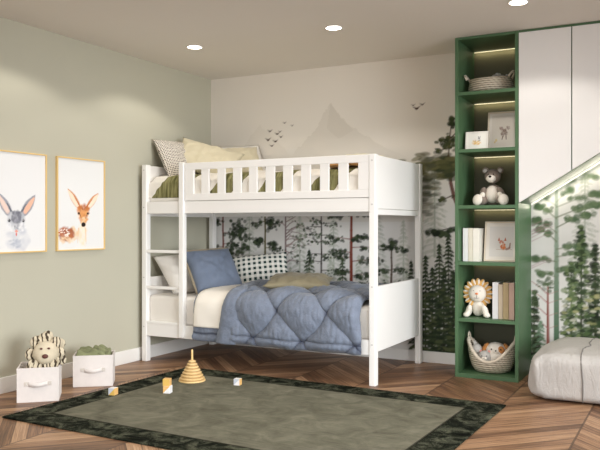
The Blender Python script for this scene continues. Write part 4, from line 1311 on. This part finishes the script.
framed('framed_picture', 'spotted fawn watercolour in thin gilt frame on the sage wall', .513, .718, FW, .022, M['gold'], deer().stretch(1.15, 1.03, .28, .2, -.012, .004), Matrix.Translation((.0225, -1.7795, .972)) @ WM, 'animal watercolours on the sage wall')

M['framewhite'] = paint('frame_white', (238, 232, 224), .45)
M['framecream'] = paint('frame_cream', (228, 214, 194), .5)
def mat_border(cv, bd, col):
    w, h = cv.w, cv.h
    for a in (((0, 0), (w, 0), (w, bd), (0, bd)), ((0, h-bd), (w, h-bd), (w, h+.01), (0, h+.01)), ((0, 0), (bd, 0), (bd, h), (0, h)), ((w-bd, 0), (w+.01, 0), (w+.01, h), (w-bd, h))): cv.poly(list(a), col)
# small landscape picture: animals curled on yellow leaves
cv = Canvas(.176-.02, .145-.02, .002, (242, 238, 230))
wash(cv, .075, .048, .038, .018, [(232, 190, 110), (222, 168, 92), (240, 210, 150)], 60, .6)
wash(cv, .062, .066, .016, .016, [(226, 206, 176), (200, 170, 130)], 20, .6); wash(cv, .095, .070, .012, .016, [(120, 116, 120), (150, 146, 150)], 20, .6)
cv.line(.09, .08, .088, .098, .003, .002, (110, 106, 110)); cv.line(.098, .08, .102, .098, .003, .002, (110, 106, 110))
framed('framed_picture', 'small white framed animal print in front of the mouse picture', .176, .145, .010, .014, M['framewhite'], cv, T(2.757, -.385, SH[1]+.001, R(2), R(-8)))
# large picture: mouse
cv = Canvas(.25-.024, .310-.024, .0025, (232, 224, 214)); mat_border(cv, .018, (240, 234, 226))
wash(cv, .115, .125, .028, .032, [(156, 136, 128), (130, 108, 102), (180, 164, 154)], 90, .5)
for s in (-1, 1): wash(cv, .118 + s*.024, .165, .018, .018, [(150, 128, 120), (176, 150, 142)], 50, .55)
wash(cv, .118, .145, .020, .018, [(180, 160, 148), (150, 130, 120)], 40, .6)
cv.dab(.111, .149, .003, .003, (40, 30, 30)); cv.dab(.127, .149, .003, .003, (40, 30, 30)); cv.line(.105, .10, .10, .075, .004, .003, (140, 118, 110)); cv.line(.13, .10, .132, .075, .004, .003, (140, 118, 110))
cv.dab(.055, .07, .010, .014, (232, 206, 130), .8); cv.dab(.045, .055, .008, .01, (222, 190, 110), .7)
framed('framed_picture', 'larger cream framed mouse print leaning at the shelf back', .25, .310, .012, .016, M['framecream'], cv, T(2.936, -.27, SH[1]+.001, R(2), R(-9)))
# fox picture
cv = Canvas(.262-.024, .312-.024, .0025, (226, 222, 218)); mat_border(cv, .026, (238, 232, 224))
wash(cv, .135, .105, .026, .026, [(214, 116, 62), (196, 96, 48), (230, 150, 96)], 80, .6)
wash(cv, .12, .14, .022, .015, [(206, 104, 56), (176, 84, 46)], 50, .6)
for x in (.10, .148): cv.poly([(x-.010, .148), (x+.010, .148), (x, .178)], (190, 90, 50), .9)
cv.path([(.16, .085), (.182, .095), (.186, .13)], .009, .005, (150, 110, 96), .8); cv.dab(.118, .125, .007, .009, (246, 238, 230), .9); cv.line(.08, .082, .20, .082, .0016, .0016, (170, 140, 124), .8)
framed('framed_picture', 'fox print in a pale frame leaning beside the white books', .262, .312, .012, .016, M['framecream'], cv, T(2.930, -.335, SH[3]+.001, R(-1), R(-9)))

# ------------------------------------------------------------------ toys on the rug
t = thing('stacking_toy', 'wooden ring stacking pyramid with a tall peg on the rug', 'toy', (.948, -1.605, .011))
MB().lathe([(0, 0), (.098, 0), (.1, .004), (.098, .012), (0, .012)], seg=40).build('base', M['peg'], t, smooth=False, bevel=.001)
MB().lathe([(0, .012), (.008, .012), (.0078, .225), (.006, .232), (0, .235)], seg=16).build('peg', M['peg'], t, smooth=True)
zz = .012
for i in range(7):
    r = .094 - i*.0108; hh = .0205
    MB().lathe([(.009, 0), (r-.014, 0), (r-.004, .003), (r, hh*.45), (r-.003, hh-.006), (r-.012, hh-.001), (.009, hh-.001)], (0, 0, zz), 40).build('ring', M['cork'], t, smooth=True)
    zz += hh
def cube(x, y, z, s, rz, label, faces):
    """faces: material indices (lower, upper) triangle pair of each side: front(-y), right(+x), top, back, left, bottom"""
    b = MB(); h = s/2
    V = [(-h,-h,0),(h,-h,0),(h,h,0),(-h,h,0),(-h,-h,s),(h,-h,s),(h,h,s),(-h,h,s)]
    vs = [b.bm.verts.new(v) for v in V]
    F = [(0,1,5,4),(1,2,6,5),(4,5,6,7),(2,3,7,6),(3,0,4,7),(3,2,1,0)]
    for f, (a, c_) in zip(F, faces):
        if a == c_:
            q = b.bm.faces.new([vs[i] for i in f]); q.material_index = a
        else:
            q = b.bm.faces.new([vs[f[0]], vs[f[1]], vs[f[2]]]); q.material_index = a
            q = b.bm.faces.new([vs[f[0]], vs[f[2]], vs[f[3]]]); q.material_index = c_
    o = b.build('toy_block', [M['cubewhite'], M['cubewood'], M['cubeochre'], M['cubegrey']], None, bevel=.0015)
    o.location = (x, y, z); o.rotation_euler = (0, 0, rz)
    return tag(o, label, 'toy block', 'wooden blocks on the rug')
RZ = .0112
cube(.742, -2.225, RZ, .048, R(12), 'white and ochre block on the rug near the storage boxes', [(2, 3), (1, 1), (0, 0), (0, 0), (0, 0), (0, 0)])
cube(1.035, -2.005, RZ, .050, R(16), 'half white, half wooden block, lower of the stacked pair', [(0, 1), (0, 0), (0, 0), (1, 1), (1, 1), (0, 0)])
cube(1.030, -2.005, RZ+.0502, .048, R(20), 'plain wooden block on top of the stacked pair', [(2, 2), (1, 1), (1, 1), (1, 1), (1, 1), (1, 1)])
cube(1.325, -1.565, RZ, .046, R(8), 'lone white and wooden block right of the stacking pyramid', [(0, 3), (1, 1), (0, 0), (0, 0), (0, 0), (0, 0)])

# ------------------------------------------------------------------ light
def area(name, loc, rot, sx, sy, e, col, spread=180):
    l = bpy.data.lights.new(name, 'AREA'); l.shape = 'RECTANGLE'; l.size = sx; l.size_y = sy; l.energy = e; l.color = col; l.spread = R(spread)
    o = bpy.data.objects.new(name, l); o.location = loc; o.rotation_euler = rot; C.objects.link(o); return o
# daylight through the two windows, aimed slightly down as sky light falls
for k in range(3):
    area('window_daylight', (RX+.40, W1[0] + (W1[1]-W1[0])*(k+.5)/3, (W1[2]+W1[3])/2 + .05), (R(90-9), 0, R(90-20)), 1.25, W1[3]-W1[2]-.1, 23, (.95, .98, 1), 70)
area('window_daylight', ((W2[0]+W2[1])/2, RY-.16, (W2[2]+W2[3])/2), (R(90-28), 0, 0), W2[1]-W2[0]-.1, W2[3]-W2[2]-.1, 50, (.95, .98, 1), 90)
w = bpy.data.worlds.new('World'); bpy.context.scene.world = w; w.use_nodes = True
bg = w.node_tree.nodes['Background']; bg.inputs[0].default_value = (.85, .92, 1, 1); bg.inputs[1].default_value = 1.0

# ------------------------------------------------------------------ camera
cam = bpy.data.cameras.new('camera'); cam.sensor_width = 36; cam.lens = 740/600*36; cam.sensor_fit = 'HORIZONTAL'
co = bpy.data.objects.new('camera', cam); co.location = (4.242, -6.090, 1.17); co.rotation_euler = (R(90), 0, R(28)); C.objects.link(co)
sc = bpy.context.scene; sc.camera = co
cam.clip_start = .05
sc.view_settings.view_transform = 'Standard'; sc.view_settings.look = 'None'; sc.view_settings.gamma = 1
sc.view_settings.use_curve_mapping = False; sc.view_settings.exposure = -0.05
try:
    sc.cycles.max_bounces = 10; sc.cycles.diffuse_bounces = 6; sc.cycles.use_denoising = True
except Exception: pass
